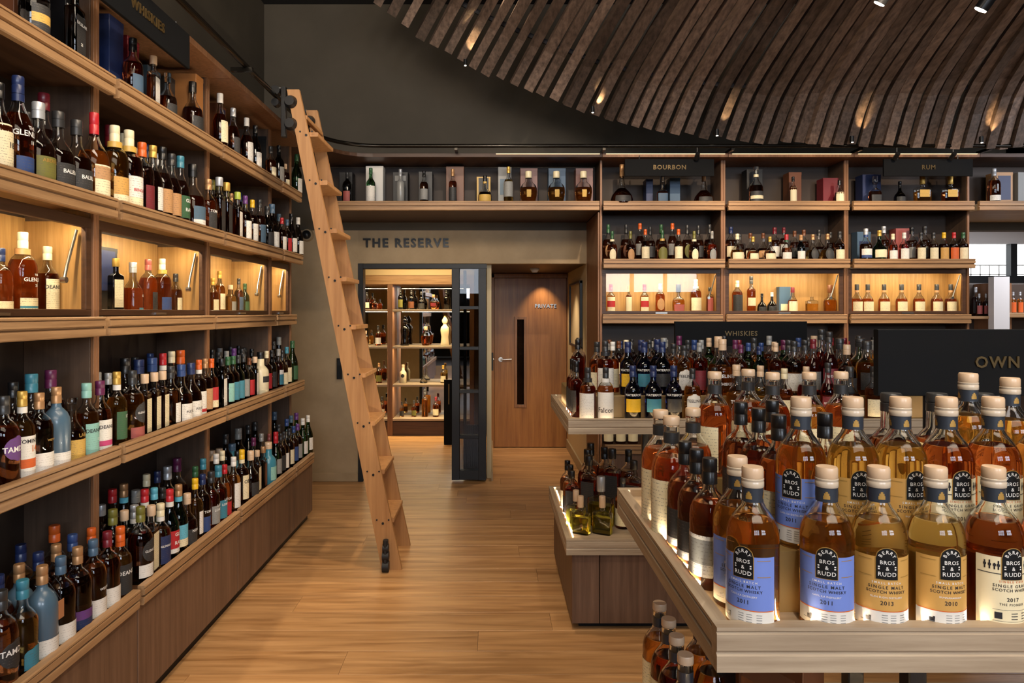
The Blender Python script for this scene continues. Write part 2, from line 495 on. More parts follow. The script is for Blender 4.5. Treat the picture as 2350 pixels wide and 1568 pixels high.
# recess of the private door
YD = 8.12
wallbox('wall_recess_right', XD1, XD1 + 0.1, YR, YD + 0.2, 0, ZW, M['cream_wall'])
wallbox('wall_recess_left', XO1, XO1 + 0.045, YR + 0.13, 9.3, 0, ZO + 0.1, M['cream_wall'])
wallbox('wall_recess_back', XO1 + 0.045, XD1, YD + 0.06, YD + 0.18, 0, ZO + 0.1, M['door'])
wallbox('ceiling_recess', XO1, XD1, YR + 0.12, YD + 0.1, ZO, ZO + 0.05, M['oak_dark'])
b = MB(); b.cbox(XD1 - 0.018, XD1, YR + 0.05, YD, 0, 0.11, 0.004, 1); struct(b.build('baseboard_recess', M['skirting']))
b = MB(); b.cbox(XO1 + 0.045, XO1 + 0.06, YR + 0.02, YD, 0, 0.09, 0.004, 1); struct(b.build('baseboard_recess_side', M['skirting']))
b = MB(); b.cbox(XL, XO0, YR - 0.016, YR, 0, 0.085, 0.004, 0); struct(b.build('baseboard_back', M['wall']))

# private door with frame, vision panel, lever and letters
dr = empty('door_1', (0, YD, 0)); struct(dr)
dx0, dx1 = px(1135, YD), px(1300, YD)
dh = 2.04
vx0, vx1, vz0, vz1 = px(1186, YD), px(1203, YD), pz(930, YD), pz(733, YD)
b = MB()
b.box(dx0, vx0, 0, 0.045, 0.01, dh); b.box(vx1, dx1, 0, 0.045, 0.01, dh)
b.box(vx0, vx1, 0, 0.045, 0.01, vz0); b.box(vx0, vx1, 0, 0.045, vz1, dh)
leaf = b.build('door_leaf', M['door'], dr)
b = MB()
for (a0, a1, c0, c1) in ((vx0 - .03, vx0 + .004, vz0 - .03, vz1 + .03), (vx1 - .004, vx1 + .03, vz0 - .03, vz1 + .03)):
    b.cbox(a0, a1, -0.012, 0.05, c0, c1, 0.003, 2)
b.cbox(vx0, vx1, -0.012, 0.05, vz0 - .03, vz0 + .004, 0.003, 0); b.cbox(vx0, vx1, -0.012, 0.05, vz1 - .004, vz1 + .03, 0.003, 0)
b.build('vision_frame', M['oak_z'], leaf)
b = MB(); b.box(vx0, vx1, 0.02, 0.026, vz0, vz1); b.build('vision_pane', M['pane_dark'], leaf)
b = MB()
for a0, a1 in ((dx0 - 0.06, dx0 - 0.004), (dx1 + 0.004, dx1 + 0.03)):
    b.cbox(a0, a1, -0.01, 0.06, 0, dh + 0.05, 0.003, 2)
b.cbox(dx0 - 0.06, dx1 + 0.03, -0.01, 0.06, dh + 0.005, dh + 0.055, 0.003, 0)
b.build('door_frame', M['door'], dr)
hx, hz = px(1149, YD), pz(825, YD)
b = MB(); b.cyl((hx, 0, hz), (hx, -0.012, hz), 0.028); b.cyl((hx, -0.012, hz), (hx, -0.055, hz), 0.01)
b.tube([(hx, -0.05, hz), (hx + 0.03, -0.055, hz), (hx + 0.13, -0.05, hz + 0.004)], 0.01, 10)
b.build('lever_handle', M['steel'], leaf, True)
sign_letters('lettering', 'PRIVATE', 0.062, leaf, (px(1252, YD), -0.003, pz(703, YD)), M['steel'])
# light on the door, smoke detector, framed picture, door release, wall reader
spot('recess_downlight', (px(1243, YD), YD - .17, 2.09), (px(1243, YD), YD - .03, 1.2), 26, WARM, 78, 0.8, 0.015)
spot('recess_downlight', (0.6, 7.15, 2.09), (0.62, 7.2, 0.0), 42, WARM, 95, 0.9, 0.02)
t = empty('smoke_detector', (px(1227, 7.2), 7.2, ZO)); tag(t, 'white round smoke detector on the ceiling before the private door', 'smoke detector')
b = MB(); b.cyl((0, 0, 0), (0, 0, -0.018), 0.05, 0.05, 20); b.build('base', M['white'], t, True)
b = MB(); b.cyl((0, 0, -0.018), (0, 0, -0.045), 0.044, 0.028, 20); b.build('sensor_head', M['white'], t, True)
y0, y1 = F * XD1 / (1337 - CXP), F * XD1 / (1312 - CXP)
t = empty('framed_picture', (XD1, 0, 0)); tag(t, 'thin black framed picture on the cream side wall beside the private door', 'picture')
zz0, zz1 = 1.26, 1.95
b = MB()
for q in ((y0, y0 + .025, zz0, zz1), (y1 - .025, y1, zz0, zz1)): b.cbox(-.03, 0, q[0], q[1], q[2], q[3], .003, 2)
for q in ((y0, y1, zz0, zz0 + .025), (y0, y1, zz1 - .025, zz1)): b.cbox(-.03, 0, q[0], q[1], q[2], q[3], .003, 1)
b.build('frame', M['black'], t)
b = MB(); b.box(-.014, -.002, y0 + .02, y1 - .02, zz0 + .02, zz1 - .02); b.build('print', M['cream_wall'], t)
t = empty('door_release', (XO1 + 0.045, 7.7, pz(830, 7.7))); tag(t, 'slim black door release plate beside the private door handle', 'wall switch')
b = MB(); b.cbox(0, .02, -.04, .04, -.1, .1, .004, 2); b.build('plate', M['black'], t)
b = MB(); b.cyl((.02, 0, .02), (.026, 0, .02), .018, .016, 16); b.build('button', M['steel'], t)
t = empty('card_reader', (px(780, YR), YR, pz(846, YR))); tag(t, 'small black card reader on the plaster wall behind the ladder', 'card reader')
b = MB(); b.cbox(-.025, .025, -.03, 0, -.1, .1, .006, 2); b.build('housing', M['black'], t)
b = MB(); b.box(-.017, .017, -.032, -.03, .03, .08); b.build('display', M['frame'], t)
t = empty('dome_camera', (px(706, YR), YR, pz(540, YR))); tag(t, 'black dome security camera on a round white base near the ladder', 'security camera')
b = MB(); b.cyl((0, 0, 0), (0, -.035, 0), .062, .055, 24); b.build('base', M['wall'], t, True)
def ball(mb, c, r, n=16, m=10, y0=-1.0, sq=(1, 1, 1)):
    base = len(mb.v)
    for i in range(m + 1):
        a = math.pi * i / m
        for k in range(n):
            t_ = 2 * math.pi * k / n
            mb.v.append((c[0] + r * sq[0] * math.sin(a) * math.cos(t_), c[1] + r * sq[1] * math.sin(a) * math.sin(t_), c[2] + r * sq[2] * math.cos(a)))
    for i in range(m):
        for k in range(n):
            j = (k + 1) % n
            mb.f.append((base + i*n + k, base + (i+1)*n + k, base + (i+1)*n + j, base + i*n + j)); mb.m.append(0)
    return mb
b = MB(); ball(b, (0, -.045, 0), .043); b.build('dome', M['black'], t, True)

# ------------------------------------------------------------------ shelving units
# profile of the moulded lip in front of every shelf: (depth, height below the top edge)
def lip_prof(y, zt, h=0.078):
    k = h / 0.078
    return [(y + .03, zt), (y + .004, zt), (y, zt - .004), (y, zt - .010), (y + .006, zt - .011), (y + .006, zt - .0145), (y, zt - .015),
            (y + .001, zt - .037 * k), (y + .015, zt - .039 * k), (y + .015, zt - .046 * k), (y + .002, zt - .049 * k), (y + .003, zt - .074 * k), (y + .007, zt - .078 * k), (y + .03, zt - .078 * k)]
BAY = 1.063
YB0 = 5.61           # front reference plane of the back shelving
XL0 = -1.40          # front reference plane of the ladder wall shelving
DEPTH = 0.48
# name: (lip depth, lip top height)
LIPS = dict(top=(.097, 2.572), upper=(.087, 2.082), case=(.136, 1.613), mid=(.076, 1.10), low=(.0, .527))
SHELF = {k: v[1] - 0.02 for k, v in LIPS.items()}
ZTOP = 2.965

def shelf_unit(label, loc, rz, width, case=True, light=True):
    t = empty('shelf_unit', loc, rz); tag(t, label, 'shelving')
    G = 0.017; U = 0.02
    b = MB(); b.box(0, width, DEPTH - .015, DEPTH, 0, ZTOP); b.build('back_panel', M['back'], t)
    for x0, x1 in ((0, U), (width - U, width)):
        b = MB(); b.cbox(x0 + .0006, x1 - .0006, .20, DEPTH - .015, .0, ZTOP, .002, 2); b.build('side_panel', M['oak_side'], t)
        b = MB(); b.cbox(x0 + .0006, x1 - .0006, .185, .1995, .0, ZTOP, .002, 2); b.build('edge_strip', M['oak_z'], t)  # front edge split off to take the lighter, lit tone
    for k, (yy, zt) in LIPS.items():
        b = MB(); b.prism(lip_prof(yy, zt), G, width - G, 0); o = b.build('lip', M['oak_x'], t); fixnormals(o.data)
        b = MB(); b.box(G, width - G, yy + .03, .184, zt - .045, zt - .02); b.box(U, width - U, .184, DEPTH - .015, zt - .045, zt - .02)
        b.build('shelf', M['oak_dark'], t)
    b = MB(); b.box(.002, width - .002, .06, DEPTH - .015, ZTOP - .03, ZTOP); b.build('top_panel', M['oak_z'], t)
    # plinth: two door panels over a recessed toe
    for x0, x1 in ((.004, width - .004),):
        b = MB(); b.cbox(x0, x1, .02, .04, .07, .449, .003, 2); b.build('plinth_panel', M['plinth'], t)
    b = MB(); b.box(.0, width, .06, .075, 0, .08); b.build('toe_shadow_board', M['black_matt'], t)  # black strip stands in for the shadow at the toe
    # glazed case with a top hung flap
    zc0, zc1 = LIPS['case'][1] + .002, LIPS['upper'][1] - .078
    fr = .034
    b = MB()
    b.cbox(U, width - U, .195, .215, zc0, zc0 + fr * .8, .002, 0); b.cbox(U, width - U, .195, .215, zc1 - fr * 1.2, zc1, .002, 0)
    for x0, x1 in ((U, U + fr), (width - U - fr, width - U)): b.cbox(x0, x1, .195, .215, zc0 + fr * .8, zc1 - fr * 1.2, .002, 2)
    flap = b.build('flap_frame', M['oak_dark'], t)
    b = MB(); b.box(U + fr, width - U - fr, .203, .207, zc0 + fr * .8, zc1 - fr * 1.2); b.build('pane', M['pane'], flap)
    b = MB(); b.box(width / 2 - .05, width / 2 + .05, .186, .195, zc0 + .004, zc0 + .014); b.build('finger_pull', M['steel'], flap)
    b = MB(); b.box(U, width - U, DEPTH - .022, DEPTH - .015, zc0, zc1); b.build('case_back', M['case_back'], t)
    b = MB(); b.box(U, width - U, .22, DEPTH - .022, zc0, zc0 + .006); b.build('case_floor', M['case_back'], t)
    for x0, x1 in ((U, U + .006), (width - U - .006, width - U)):
        b = MB(); b.box(x0, x1, .216, DEPTH - .023, zc0 + .007, zc1 - .013); b.build('case_side', M['case_back'], t)
    b = MB(); xs = width - U - fr - .05
    b.tube([(xs, .25, zc0 + .14), (xs + .02, .25, zc0 + .20), (xs + .055, .235, zc1 - .05)], .006, 8)
    b.cyl((xs, .26, zc0 + .14), (xs, .24, zc0 + .14), .012); b.build('gas_stay', M['steel'], t, True)
    # light strip in the head of the case
    b = MB(); b.box(U + .05, width - U - .05, .225, .24, zc1 - .012, zc1 - .004); b.build('light_strip', M['led'], t)
    c, s_ = math.cos(rz), math.sin(rz)
    def W(x, y, z): return (loc[0] + x * c - y * s_, loc[1] + x * s_ + y * c, loc[2] + z)
    a = area('case_light', W(width / 2, .235, zc1 - .016), W(width / 2, .37, zc0), max(.1, width - .14), .012, 5.0 * width, (1.0, .78, .50))
    a.rotation_euler = (Matrix.Rotation(rz, 3, 'Z') @ Matrix.Rotation(R(22), 3, 'X')).to_euler()
    # strip under the head of the top shelf
    if rz == 0:
        b = MB(); b.box(.03, width - .03, .045, .055, ZTOP - .010, ZTOP - .005); b.build('light_strip', M['led'], t)
    return t

LEFT_Y = [1.642, 2.705, 3.768, 4.831]
names = ['ladder wall shelving unit cut by the picture edge, under the whiskies sign', 'ladder wall shelving unit with the tall wooden boxes on top',
         'ladder wall shelving unit beside the ladder', 'narrow end shelving unit of the ladder wall, behind the ladder']
for i, y in enumerate(LEFT_Y):
    shelf_unit(names[i], (XL0, y, 0), R(90), BAY if i < 3 else 0.5)
BACK_X = [0.923, 1.980, 3.037]
bn = ['back wall shelving unit under the bourbon sign', 'back wall shelving unit between the bourbon and rum signs', 'back wall shelving unit under the rum sign']
for i, x in enumerate(BACK_X):
    shelf_unit(bn[i], (x, YB0, 0), 0, 1.057)

# long shelf over the reserve
t = empty('bridge_shelf', (0, YB0, 0)); tag(t, 'long oak shelf bridging over the reserve opening with boxed bottles', 'shelf')
b = MB(); b.prism(lip_prof(.097, 2.572), -1.47, .905, 0); o = b.build('lip', M['oak_x'], t); fixnormals(o.data)
b = MB(); b.box(-1.47, .905, .127, .9 - .002, 2.497, 2.552); b.build('shelf', M['oak_dark'], t)
b = MB(); b.box(-1.47, .921, DEPTH - .015, DEPTH, 2.553, ZTOP - .031); b.build('back_panel', M['back'], t)
b = MB(); b.box(.03, .9, .045, .055, ZTOP - .010, ZTOP - .005); b.build('light_strip', M['led'], t)
# head board with a rounded inner corner
pr = [(-1.86, 5.335), (-1.34, 5.335)]
pr = [(-1.86, 5.3365), (-1.335, 5.3365)]
rc = 0.33
for k in range(9):
    a = math.pi - (math.pi / 2) * k / 8
    pr.append((-1.335 + rc + rc * math.cos(a), YB0 + .06 - rc + rc * math.sin(a)))
pr += [(.921, YB0 + .06), (.921, YB0 + DEPTH - .016), (-1.86, YB0 + DEPTH - .016)]
b = MB(); b.prism(pr, ZTOP - .03, ZTOP, 2); o = b.build('head_board', M['oak_dark'], t); o.location = (0, -YB0, 0); fixnormals(o.data)
# side panel of the back shelving towards the door recess
b = MB(); b.cbox(.907, .921, .2, .9, 0, 2.49, .002, 2); b.build('end_panel', M['oak_z'], t)
# shelf continuing over the passage to the next room
t = empty('bridge_shelf', (0, YB0, 0)); tag(t, 'grey oak shelf bridging over the bright passage beside the rum unit', 'shelf')
b = MB(); b.prism(lip_prof(.097, 2.572), 4.12, 5.6, 0); o = b.build('lip', M['oak_x'], t); fixnormals(o.data)
b = MB(); b.box(4.12, 5.6, .127, .898, 2.497, 2.552); b.build('shelf', M['tray_x'], t)
b = MB(); b.box(4.096, 5.6, DEPTH - .015, DEPTH, 2.553, ZTOP - .031); b.build('back_panel', M['back'], t)
b = MB(); b.box(4.096, 5.6, .06, DEPTH - .015, ZTOP - .03, ZTOP); b.build('head_board', M['oak_dark'], t)

# black ladder rail running round the corner, on brackets
t = empty('ladder_rail', (0, 0, 0)); tag(t, 'black metal ladder rail curving from the ladder wall to the back wall', 'rail')
ZR = 3.0
pts = [(-1.37, 1.3 + .25 * i, ZR) for i in range(16)]
rr = 0.46
for k in range(0, 13):
    a = math.pi - (math.pi / 2) * k / 12
    pts.append((-1.37 + rr + rr * math.cos(a), YB0 - .05 - rr + rr * math.sin(a), ZR))
pts += [(-.5 + .5 * i, YB0 - .05, ZR) for i in range(13)]
b = MB(); b.tube(pts, .016, 10); b.build('tube', M['rail'], t, True)
for y in (1.8, 2.7, 3.75, 4.8):
    b = MB(); b.box(-1.45, -1.33, y - .012, y + .012, ZR - .034, ZR - .012); b.build('bracket', M['rail'], t)
for x in (-.3, .92, 1.98, 3.04, 4.1):
    b = MB(); b.box(x - .012, x + .012, YB0 - .052, YB0 + .1, ZR - .034, ZR - .012); b.build('bracket', M['rail'], t)
# hanging signs
def hanging_sign(label, x0, x1, z0, z1, loc, rz, word, size):
    t = empty('hanging_sign', loc, rz); tag(t, label, 'sign')
    b = MB(); b.cbox(x0, x1, -.008, .008, z0, z1, .002, 0); b.build('board', M['sign'], t)
    sign_letters('lettering', word, size, t, ((x0 + x1) / 2, -.0105, (z0 + z1) / 2), M['sign_text'])
    for x in (x0 + .12, x1 - .12):
        b = MB(); b.cyl((x, 0, z1), (x, 0, ZTOP - .03 if z1 < ZTOP - .03 else z1 + .01), .004, .004, 8)
        b.build('hanger', M['black'], t)
    return t
hanging_sign('dark hanging sign reading BOURBON on the back wall shelving', px(1434, 5.62), px(1638, 5.62), 2.762, 2.905, (0, 5.62, 0), 0, 'BOURBON', .052)
hanging_sign('dark hanging sign reading RUM on the back wall shelving', px(2027, 5.62), px(2231, 5.62), 2.762, 2.905, (0, 5.62, 0), 0, 'RUM', .052)
hanging_sign('dark hanging sign reading WHISKIES above the ladder wall shelving', 2.39, 3.15, 2.765, 2.925, (-1.42, 0, 0), R(90), 'WHISKIES', .055)
# small spot heads on the rail side
for x in (1600, 2058, 2187):
    t = empty('rail_spotlight', (px(x, 5.56), 5.56, 2.985)); tag(t, {1600: 'small black spot head on the rail over the bourbon sign', 2058: 'small black spot head on the rail at the near end of the rum sign', 2187: 'small black spot head on the rail above the R U M letters end'}[x], 'spotlight')
    b = MB(); b.cyl((0, 0, 0), (0, 0, -.05), .006, .006, 8); b.build('stem', M['black'], t)
    b = MB(); b.cyl((0, -.02, -.05), (0, .03, -.085), .018, .02, 14); b.build('head', M['black'], t, True)

# ------------------------------------------------------------------ reserve
YC = 8.9
wallbox('wall_reserve_back', -2.2, XO1, YC + .45, YC + .5, 0, 2.4, M['wall'])
wallbox('ceiling_reserve', -2.2, XO1, YR + .12, YC + .5, 2.25, 2.3, M['cream_wall'])
t = empty('display_cabinet', (0, YC, 0)); tag(t, 'lit oak display cabinet with mirrored back inside the reserve', 'cabinet')
ups = [(-1.95, -1.90), (-1.385, -1.315), (-.30, -.24)]
zs = [pz(962, YC), pz(883, YC), pz(795, YC), pz(710, YC)]
b = MB(); b.box(-1.95, -.24, .40, .41, .05, 2.1); b.build('mirror_back', M['mirror'], t)
for u in ups:
    b = MB(); b.cbox(u[0], u[1], 0, .40, 0, 2.12, .004, 2); b.build('upright', M['oak_z'], t)
b = MB(); b.box(-1.95, -.24, -.012, .4, 2.0, 2.125); b.build('cornice', M['oak_x'], t)
b = MB(); b.box(-1.95, -.24, .02, .4, .0, zs[0] - .04); b.build('base', M['oak_dark'], t)
for z in zs:
    for (x0, x1) in ((-1.90, -1.385), (-1.315, -.30)):
        b = MB(); b.cbox(x0, x1, .01, .39, z - .03, z, .003, 0); b.build('shelf', M['tray_x'], t)
for i, z in enumerate(zs):
    zt_ = (zs + [2.0])[i + 1] - .032
    for (x0, x1) in ((-1.90, -1.385), (-1.315, -.30)):
        a = area('shelf_light', ((x0 + x1) / 2, YC + .05, zt_), ((x0 + x1) / 2, YC + .15, 0), x1 - x0 - .05, .02, 6.5 * (x1 - x0), (1.0, .76, .42))
area('reserve_glow', (-.9, 8.3, 2.2), (-.9, 9, 1.6), 1.2, .1, 9, (1.0, .74, .4))
wallbox('trim_1', -2.0, -.24, YC - .03, YC - .005, 2.12, 2.2, M['cream_wall'])
# dark side board in the reserve
t = empty('leaning_panel', (px(1028, 8.3), 8.3, 0)); tag(t, 'dark narrow panel standing at the end of the reserve cabinet', 'panel')
b = MB(); b.cbox(-.05, .05, 0, .03, 0, pz(872, 8.3), .003, 2); b.build('board', M['sign'], t)
b = MB(); b.cyl((0.01, -.01, .5), (.01, -.01, .75), .008, .008, 8); b.build('pull', M['steel'], t)
# bronze glazed screen: header, post and narrow five pane side light
t = empty('glazed_screen', (0, YR, 0)); tag(t, 'dark bronze glazed screen framing the reserve entrance', 'glass screen')
b = MB()
b.cbox(XO0, XO0 + .05, -.01, .11, 0, ZO, .003, 2); b.build('post', M['frame'], t)
b = MB(); b.cbox(XO0 + .05, XO1, -.01, .10, ZO - .05, ZO - .002, .003, 0); b.build('header', M['frame'], t)
sx0, sx1 = px(1037, YR), px(1116, YR)
for x0, x1 in ((sx0, sx0 + .075), (sx1 - .075, sx1)):
    b = MB(); b.cbox(x0, x1, -.03, .06, .02, ZO - .05, .003, 2); b.build('stile', M['frame'], t)
rails = [pz(y, YR) for y in (1098, 1006, 902, 803, 710)]
rails[0] = .02
for i, z in enumerate(rails):
    b = MB(); b.cbox(sx0 + .075, sx1 - .075, -.025, .055, z, z + (.09 if i == 0 else .03), .002, 0); b.build('glazing_bar', M['frame'], t)
    z1 = rails[i + 1] if i < 4 else ZO - .05
    b = MB(); b.box(sx0 + .075, sx1 - .075, .01, .018, z + (.09 if i == 0 else .03), z1); b.build('pane', M['pane_dark'], t)
for x0 in (sx0 + .1, sx1 - .06):
    b = MB(); b.cbox(x0, x0 + .03, .25, .33, .02, ZO - .05, .003, 2); b.build('inner_stile', M['frame'], t)
b = MB(); b.box(sx0 + .13, sx1 - .06, .27, .29, .02, .5); b.build('grille_back', M['black'], t)
for i in range(6):
    b = MB(); b.box(sx0 + .14 + i * .022, sx0 + .148 + i * .022, .24, .27, .05, .5); b.build('grille_bar', M['frame'], t)
sign_letters('wall_letters', 'THE RESERVE', .115, None, (px(932, YR), YR - .008, pz(559, YR)), M['black'], 0, .016, .03, 1.25)
tag(bpy.data.objects['wall_letters'], 'black raised letters THE RESERVE on the plaster wall', 'lettering')

# ------------------------------------------------------------------ bright room beyond the passage
YF = 9.6
wallbox('wall_far_lower', 4.0, 8.2, YF, YF + .1, 0, pz(640, YF), M['white'])
wallbox('wall_far_upper', 4.0, 8.2, YF, YF + .1, pz(560, YF), 3.4, M['white'])
wallbox('ceiling_far', 4.2, 8.2, YR + .13, YF, 3.0, 3.05, M['white'])
wallbox('wall_far_side', 4.13, 4.2, YR + .12, YF, 0, 3.0, M['white'])
win = empty('window_1', (0, YF, 0)); struct(win)
wz0, wz1 = pz(640, YF), pz(560, YF)
b = MB(); b.box(6.2, 8.2, .6, .62, wz0 - .5, wz1 + .5); b.build('daylight', M['outside'], win)
for x in (6.2, px(2318, YF), 8.12):
    b = MB(); b.cbox(x, x + .09, -.02, .08, wz0, wz1, .003, 2); b.build('mullion', M['frame'], win)
for x in [6.45 + .14 * i for i in range(9)]:
    b = MB(); b.box(x, x + .015, .5, .515, wz0 - .1, wz0 + .22); b.build('glazing_bar', M['white'], win)
for z in (wz0 + .08, wz0 + .22):
    b = MB(); b.box(6.3, 8.1, .5, .515, z, z + .015); b.build('glazing_bar', M['white'], win)
b = MB(); b.cbox(6.2, 8.2, -.03, .08, wz0 - .06, wz0 + .04, .003, 0); b.build('transom', M['frame'], win)
b = MB(); b.box(6.2, 8.2, .03, .036, wz0, wz1); b.build('pane', M['pane'], win)
area('passage_fill', (6.6, 7.4, 2.95), (6.4, 7.5, 0), 1.6, 1.2, 70, (.92, .93, 1.0))  # added overhead fill that brightens the far room and its pier
area('passage_light', (5.2, 4.6, 2.9), (5.0, 6.4, 2.4), 1.0, .4, 14, (.9, .92, 1.0))
wallbox('wall_pier', px(2281, 7.9), px(2317, 7.9), 7.9, 7.99, 0, pz(640, 8.4), M['white'])
# ------------------------------------------------------------------ canopy of bent staves
def interp(tab, x):
    for (a, va), (b_, vb) in zip(tab, tab[1:]):
        if x <= b_:
            t = (x - a) / (b_ - a)
            return va + (vb - va) * t
    return tab[-1][1]
END = [(840, -10), (860, 5), (905, 40), (960, 85), (1010, 112), (1065, 145), (1130, 172), (1200, 203), (1290, 238), (1370, 263), (1450, 285),
       (1550, 303), (1650, 316), (1750, 325), (1900, 332), (2100, 336), (2350, 338), (2700, 338)]
LX = [(0, 0), (48, -90), (106, -195), (168, -300), (270, -480)]
RX = [(0, 0), (37, -122), (100, -225), (166, -318), (295, -500)]
YS = [5.55, 5.33, 4.92, 4.55, 3.9]
can = empty('stave_canopy', (1.5, 5.5, 3.1)); tag(can, 'dark ceiling canopy of bent oak staves sweeping over the shop', 'ceiling canopy')
rnd = random.Random(11)
def sweep(pts, wid, thk, roll=0.0):
    mb = MB(); n = len(pts); P = [Vector(p) for p in pts]
    for i, p in enumerate(P):
        t_ = (P[min(i + 1, n - 1)] - P[max(i - 1, 0)]).normalized()
        wv = (Vector((1, 0, 0)) - t_ * t_.x).normalized()
        nv = t_.cross(wv).normalized()
        wv, nv = wv * math.cos(roll) + nv * math.sin(roll), nv * math.cos(roll) - wv * math.sin(roll)
        for a, c in ((-1, -1), (1, -1), (1, 1), (-1, 1)):
            mb.v.append(tuple(p + wv * (wid / 2 * a) + nv * (thk / 2 * c)))
    for i in range(n - 1):
        for k in range(4):
            j = (k + 1) % 4
            mb.f.append((4*i + k, 4*i + j, 4*(i+1) + j, 4*(i+1) + k)); mb.m.append(0)
    mb.f.append((3, 2, 1, 0)); mb.f.append((4*n - 4, 4*n - 3, 4*n - 2, 4*n - 1)); mb.m += [0, 0]
    return mb
def smooth_path(pts, sub=3):
    out = []
    n = len(pts)
    for i in range(n - 1):
        p0, p1, p2, p3 = [Vector(pts[max(0, min(n - 1, i + k))]) for k in (-1, 0, 1, 2)]
        for s_ in range(sub):
            t_ = s_ / sub
            out.append(0.5 * ((2 * p1) + (p2 - p0) * t_ + (2*p0 - 5*p1 + 4*p2 - p3) * t_**2 + (-p0 + 3*p1 - 3*p2 + p3) * t_**3))
    out.append(Vector(pts[-1]))
    return out
base = Vector((1.5, 5.5, 3.1))
xb = 866.0; k = 0
stave_ends = []
while xb < 2660:
    jit = rnd.uniform(-4, 5)
    yb = interp(END, xb) + jit
    f = min(1.0, max(0.0, (xb - 1241) / 748.0))
    pts = []
    for i, Y in enumerate(YS):
        ox = LX[i][0] * (1 - f) + RX[i][0] * f; oy = LX[i][1] * (1 - f) + RX[i][1] * f
        Y2 = Y + rnd.uniform(-.015, .015) + (.03 if k % 2 else 0)
        pts.append(Vector((px(xb + ox, Y2), Y2, pz(yb + oy, Y2))) - base)
    stave_ends.append((xb, pts))
    wid = rnd.uniform(.066, .082); thk = rnd.uniform(.042, .056)
    o = sweep(smooth_path(pts), wid, thk, R(rnd.uniform(-16, 10))).build('stave', M['slat'], can)
    o.location = (0, 0, 0)
    xb += 30.5 * rnd.uniform(.88, 1.12); k += 1
# two curved rails carrying the staves
for idx in (1, 3):
    q = [p[1][idx] + Vector((0, 0.0, .05)) for p in stave_ends]
    b = MB(); b.tube([tuple(p) for p in q[::3]], .02, 6); b.build('carrier_rail', M['ceiling'], can)
# small uplights at the stave ends
for i, (x, y) in enumerate(((1068, 145), (1360, 253), (1645, 306), (1955, 321), (2252, 322))):
    Y = 5.5
    p = Vector((px(x, Y), Y, pz(y, Y)))
    t = empty('stave_spotlight', p); tag(t, ['first', 'second', 'third', 'fourth', 'fifth'][i] + ' tiny spotlight from the ladder along the stave ends', 'spotlight', )
    b = MB(); b.cyl((0, 0, -.02), (0.0, -.0, .03), .016, .016, 12); b.build('body', M['black'], t, True)
    b = MB(); b.cyl((0, -.008, -.021), (0, -.008, -.024), .008, .008, 12); b.build('lens', M['lens'], t)
    spot('stave_graze', p + Vector((.035, -.045, -.01)), p + Vector((.075, -.06, .25)), 8.0, (1.0, .68, .34), 42, .8, .006)
# ceiling track spotlights
for i, (x, y, Y) in enumerate(((2022, 8, 3.9), (2255, 22, 3.6))):
    p = Vector((px(x, Y), Y, pz(y, Y)))
    t = empty('track_spotlight', p); tag(t, ['black cylinder spotlight hanging among the staves, unlit side', 'black cylinder spotlight with bright lens at the top edge'][i], 'spotlight')
    b = MB(); b.cyl((-.01, 0, 0), (.10, -.12, .22), .035, .035, 20); b.build('housing', M['black'], t, True)
    b = MB(); b.cyl((-.012, .002, -.004), (-.010, 0, 0), .03, .03, 20); b.build('lens', M['lens'], t)
    b = MB(); b.cyl((.06, -.07, .12), (.06, -.07, .45), .008, .008, 8); b.build('stem', M['black'], t)

# ------------------------------------------------------------------ ladder
t = empty('rolling_ladder', (-.61, 4.5, 0)); tag(t, 'tall beech rolling ladder leaning on the rail of the shelving', 'ladder')
def stringer(Y, xb, xt, zt):
    d = Vector((xt - xb, 0, zt)).normalized(); nrm = Vector((d.z, 0, -d.x))
    a0 = Vector((xb, Y, 0)); a1 = Vector((xt, Y, zt)); wd = .125; th = .03
    mb = MB()
    p = [a0, a0 + Vector((wd / d.z, 0, 0)), a1 + Vector((wd * .62, 0, 0)), a1]
    mb.prism([(q.x, q.z) for q in p], Y, Y + th, 1)
    return mb, d
zt = 3.04
for (Y, xb, xt) in ((4.27, -.70, -1.30), (4.71, -.70, -1.30)):
    mb, d = stringer(Y, xb, xt, zt)
    o = mb.build('stringer', M['ladder'], t); o.location = (.61, -4.5, 0); fixnormals(o.data)
for k in range(1, 10):
    z = .307 * k
    xc = -.70 + (-.60) * z / zt
    b = MB(); b.cbox(xc - .005, xc + .135, 4.30, 4.71, z - .014, z + .014, .004, 1)
    o = b.build('tread', M['ladder'], t); o.location = (.61, -4.5, 0); fixnormals(o.data)
    for Yb, sgn in ((4.27, -1), (4.74, 1)):
        for j, (dx, dz) in enumerate(((.03, .01), (.068, -.012), (.105, .01))):
            b = MB(); b.cyl((xc + dx, Yb, z + dz), (xc + dx, Yb + sgn * .004, z + dz), .008 if j == 1 else .0055, None, 8)
            o = b.build('bolt', M['black'], t); o.location = (.61, -4.5, 0)
b = MB(); b.cbox(-1.21, -1.18, 4.30, 4.71, 2.86, 2.885, .003, 1); o = b.build('top_bar', M['ladder'], t); o.location = (.61, -4.5, 0)
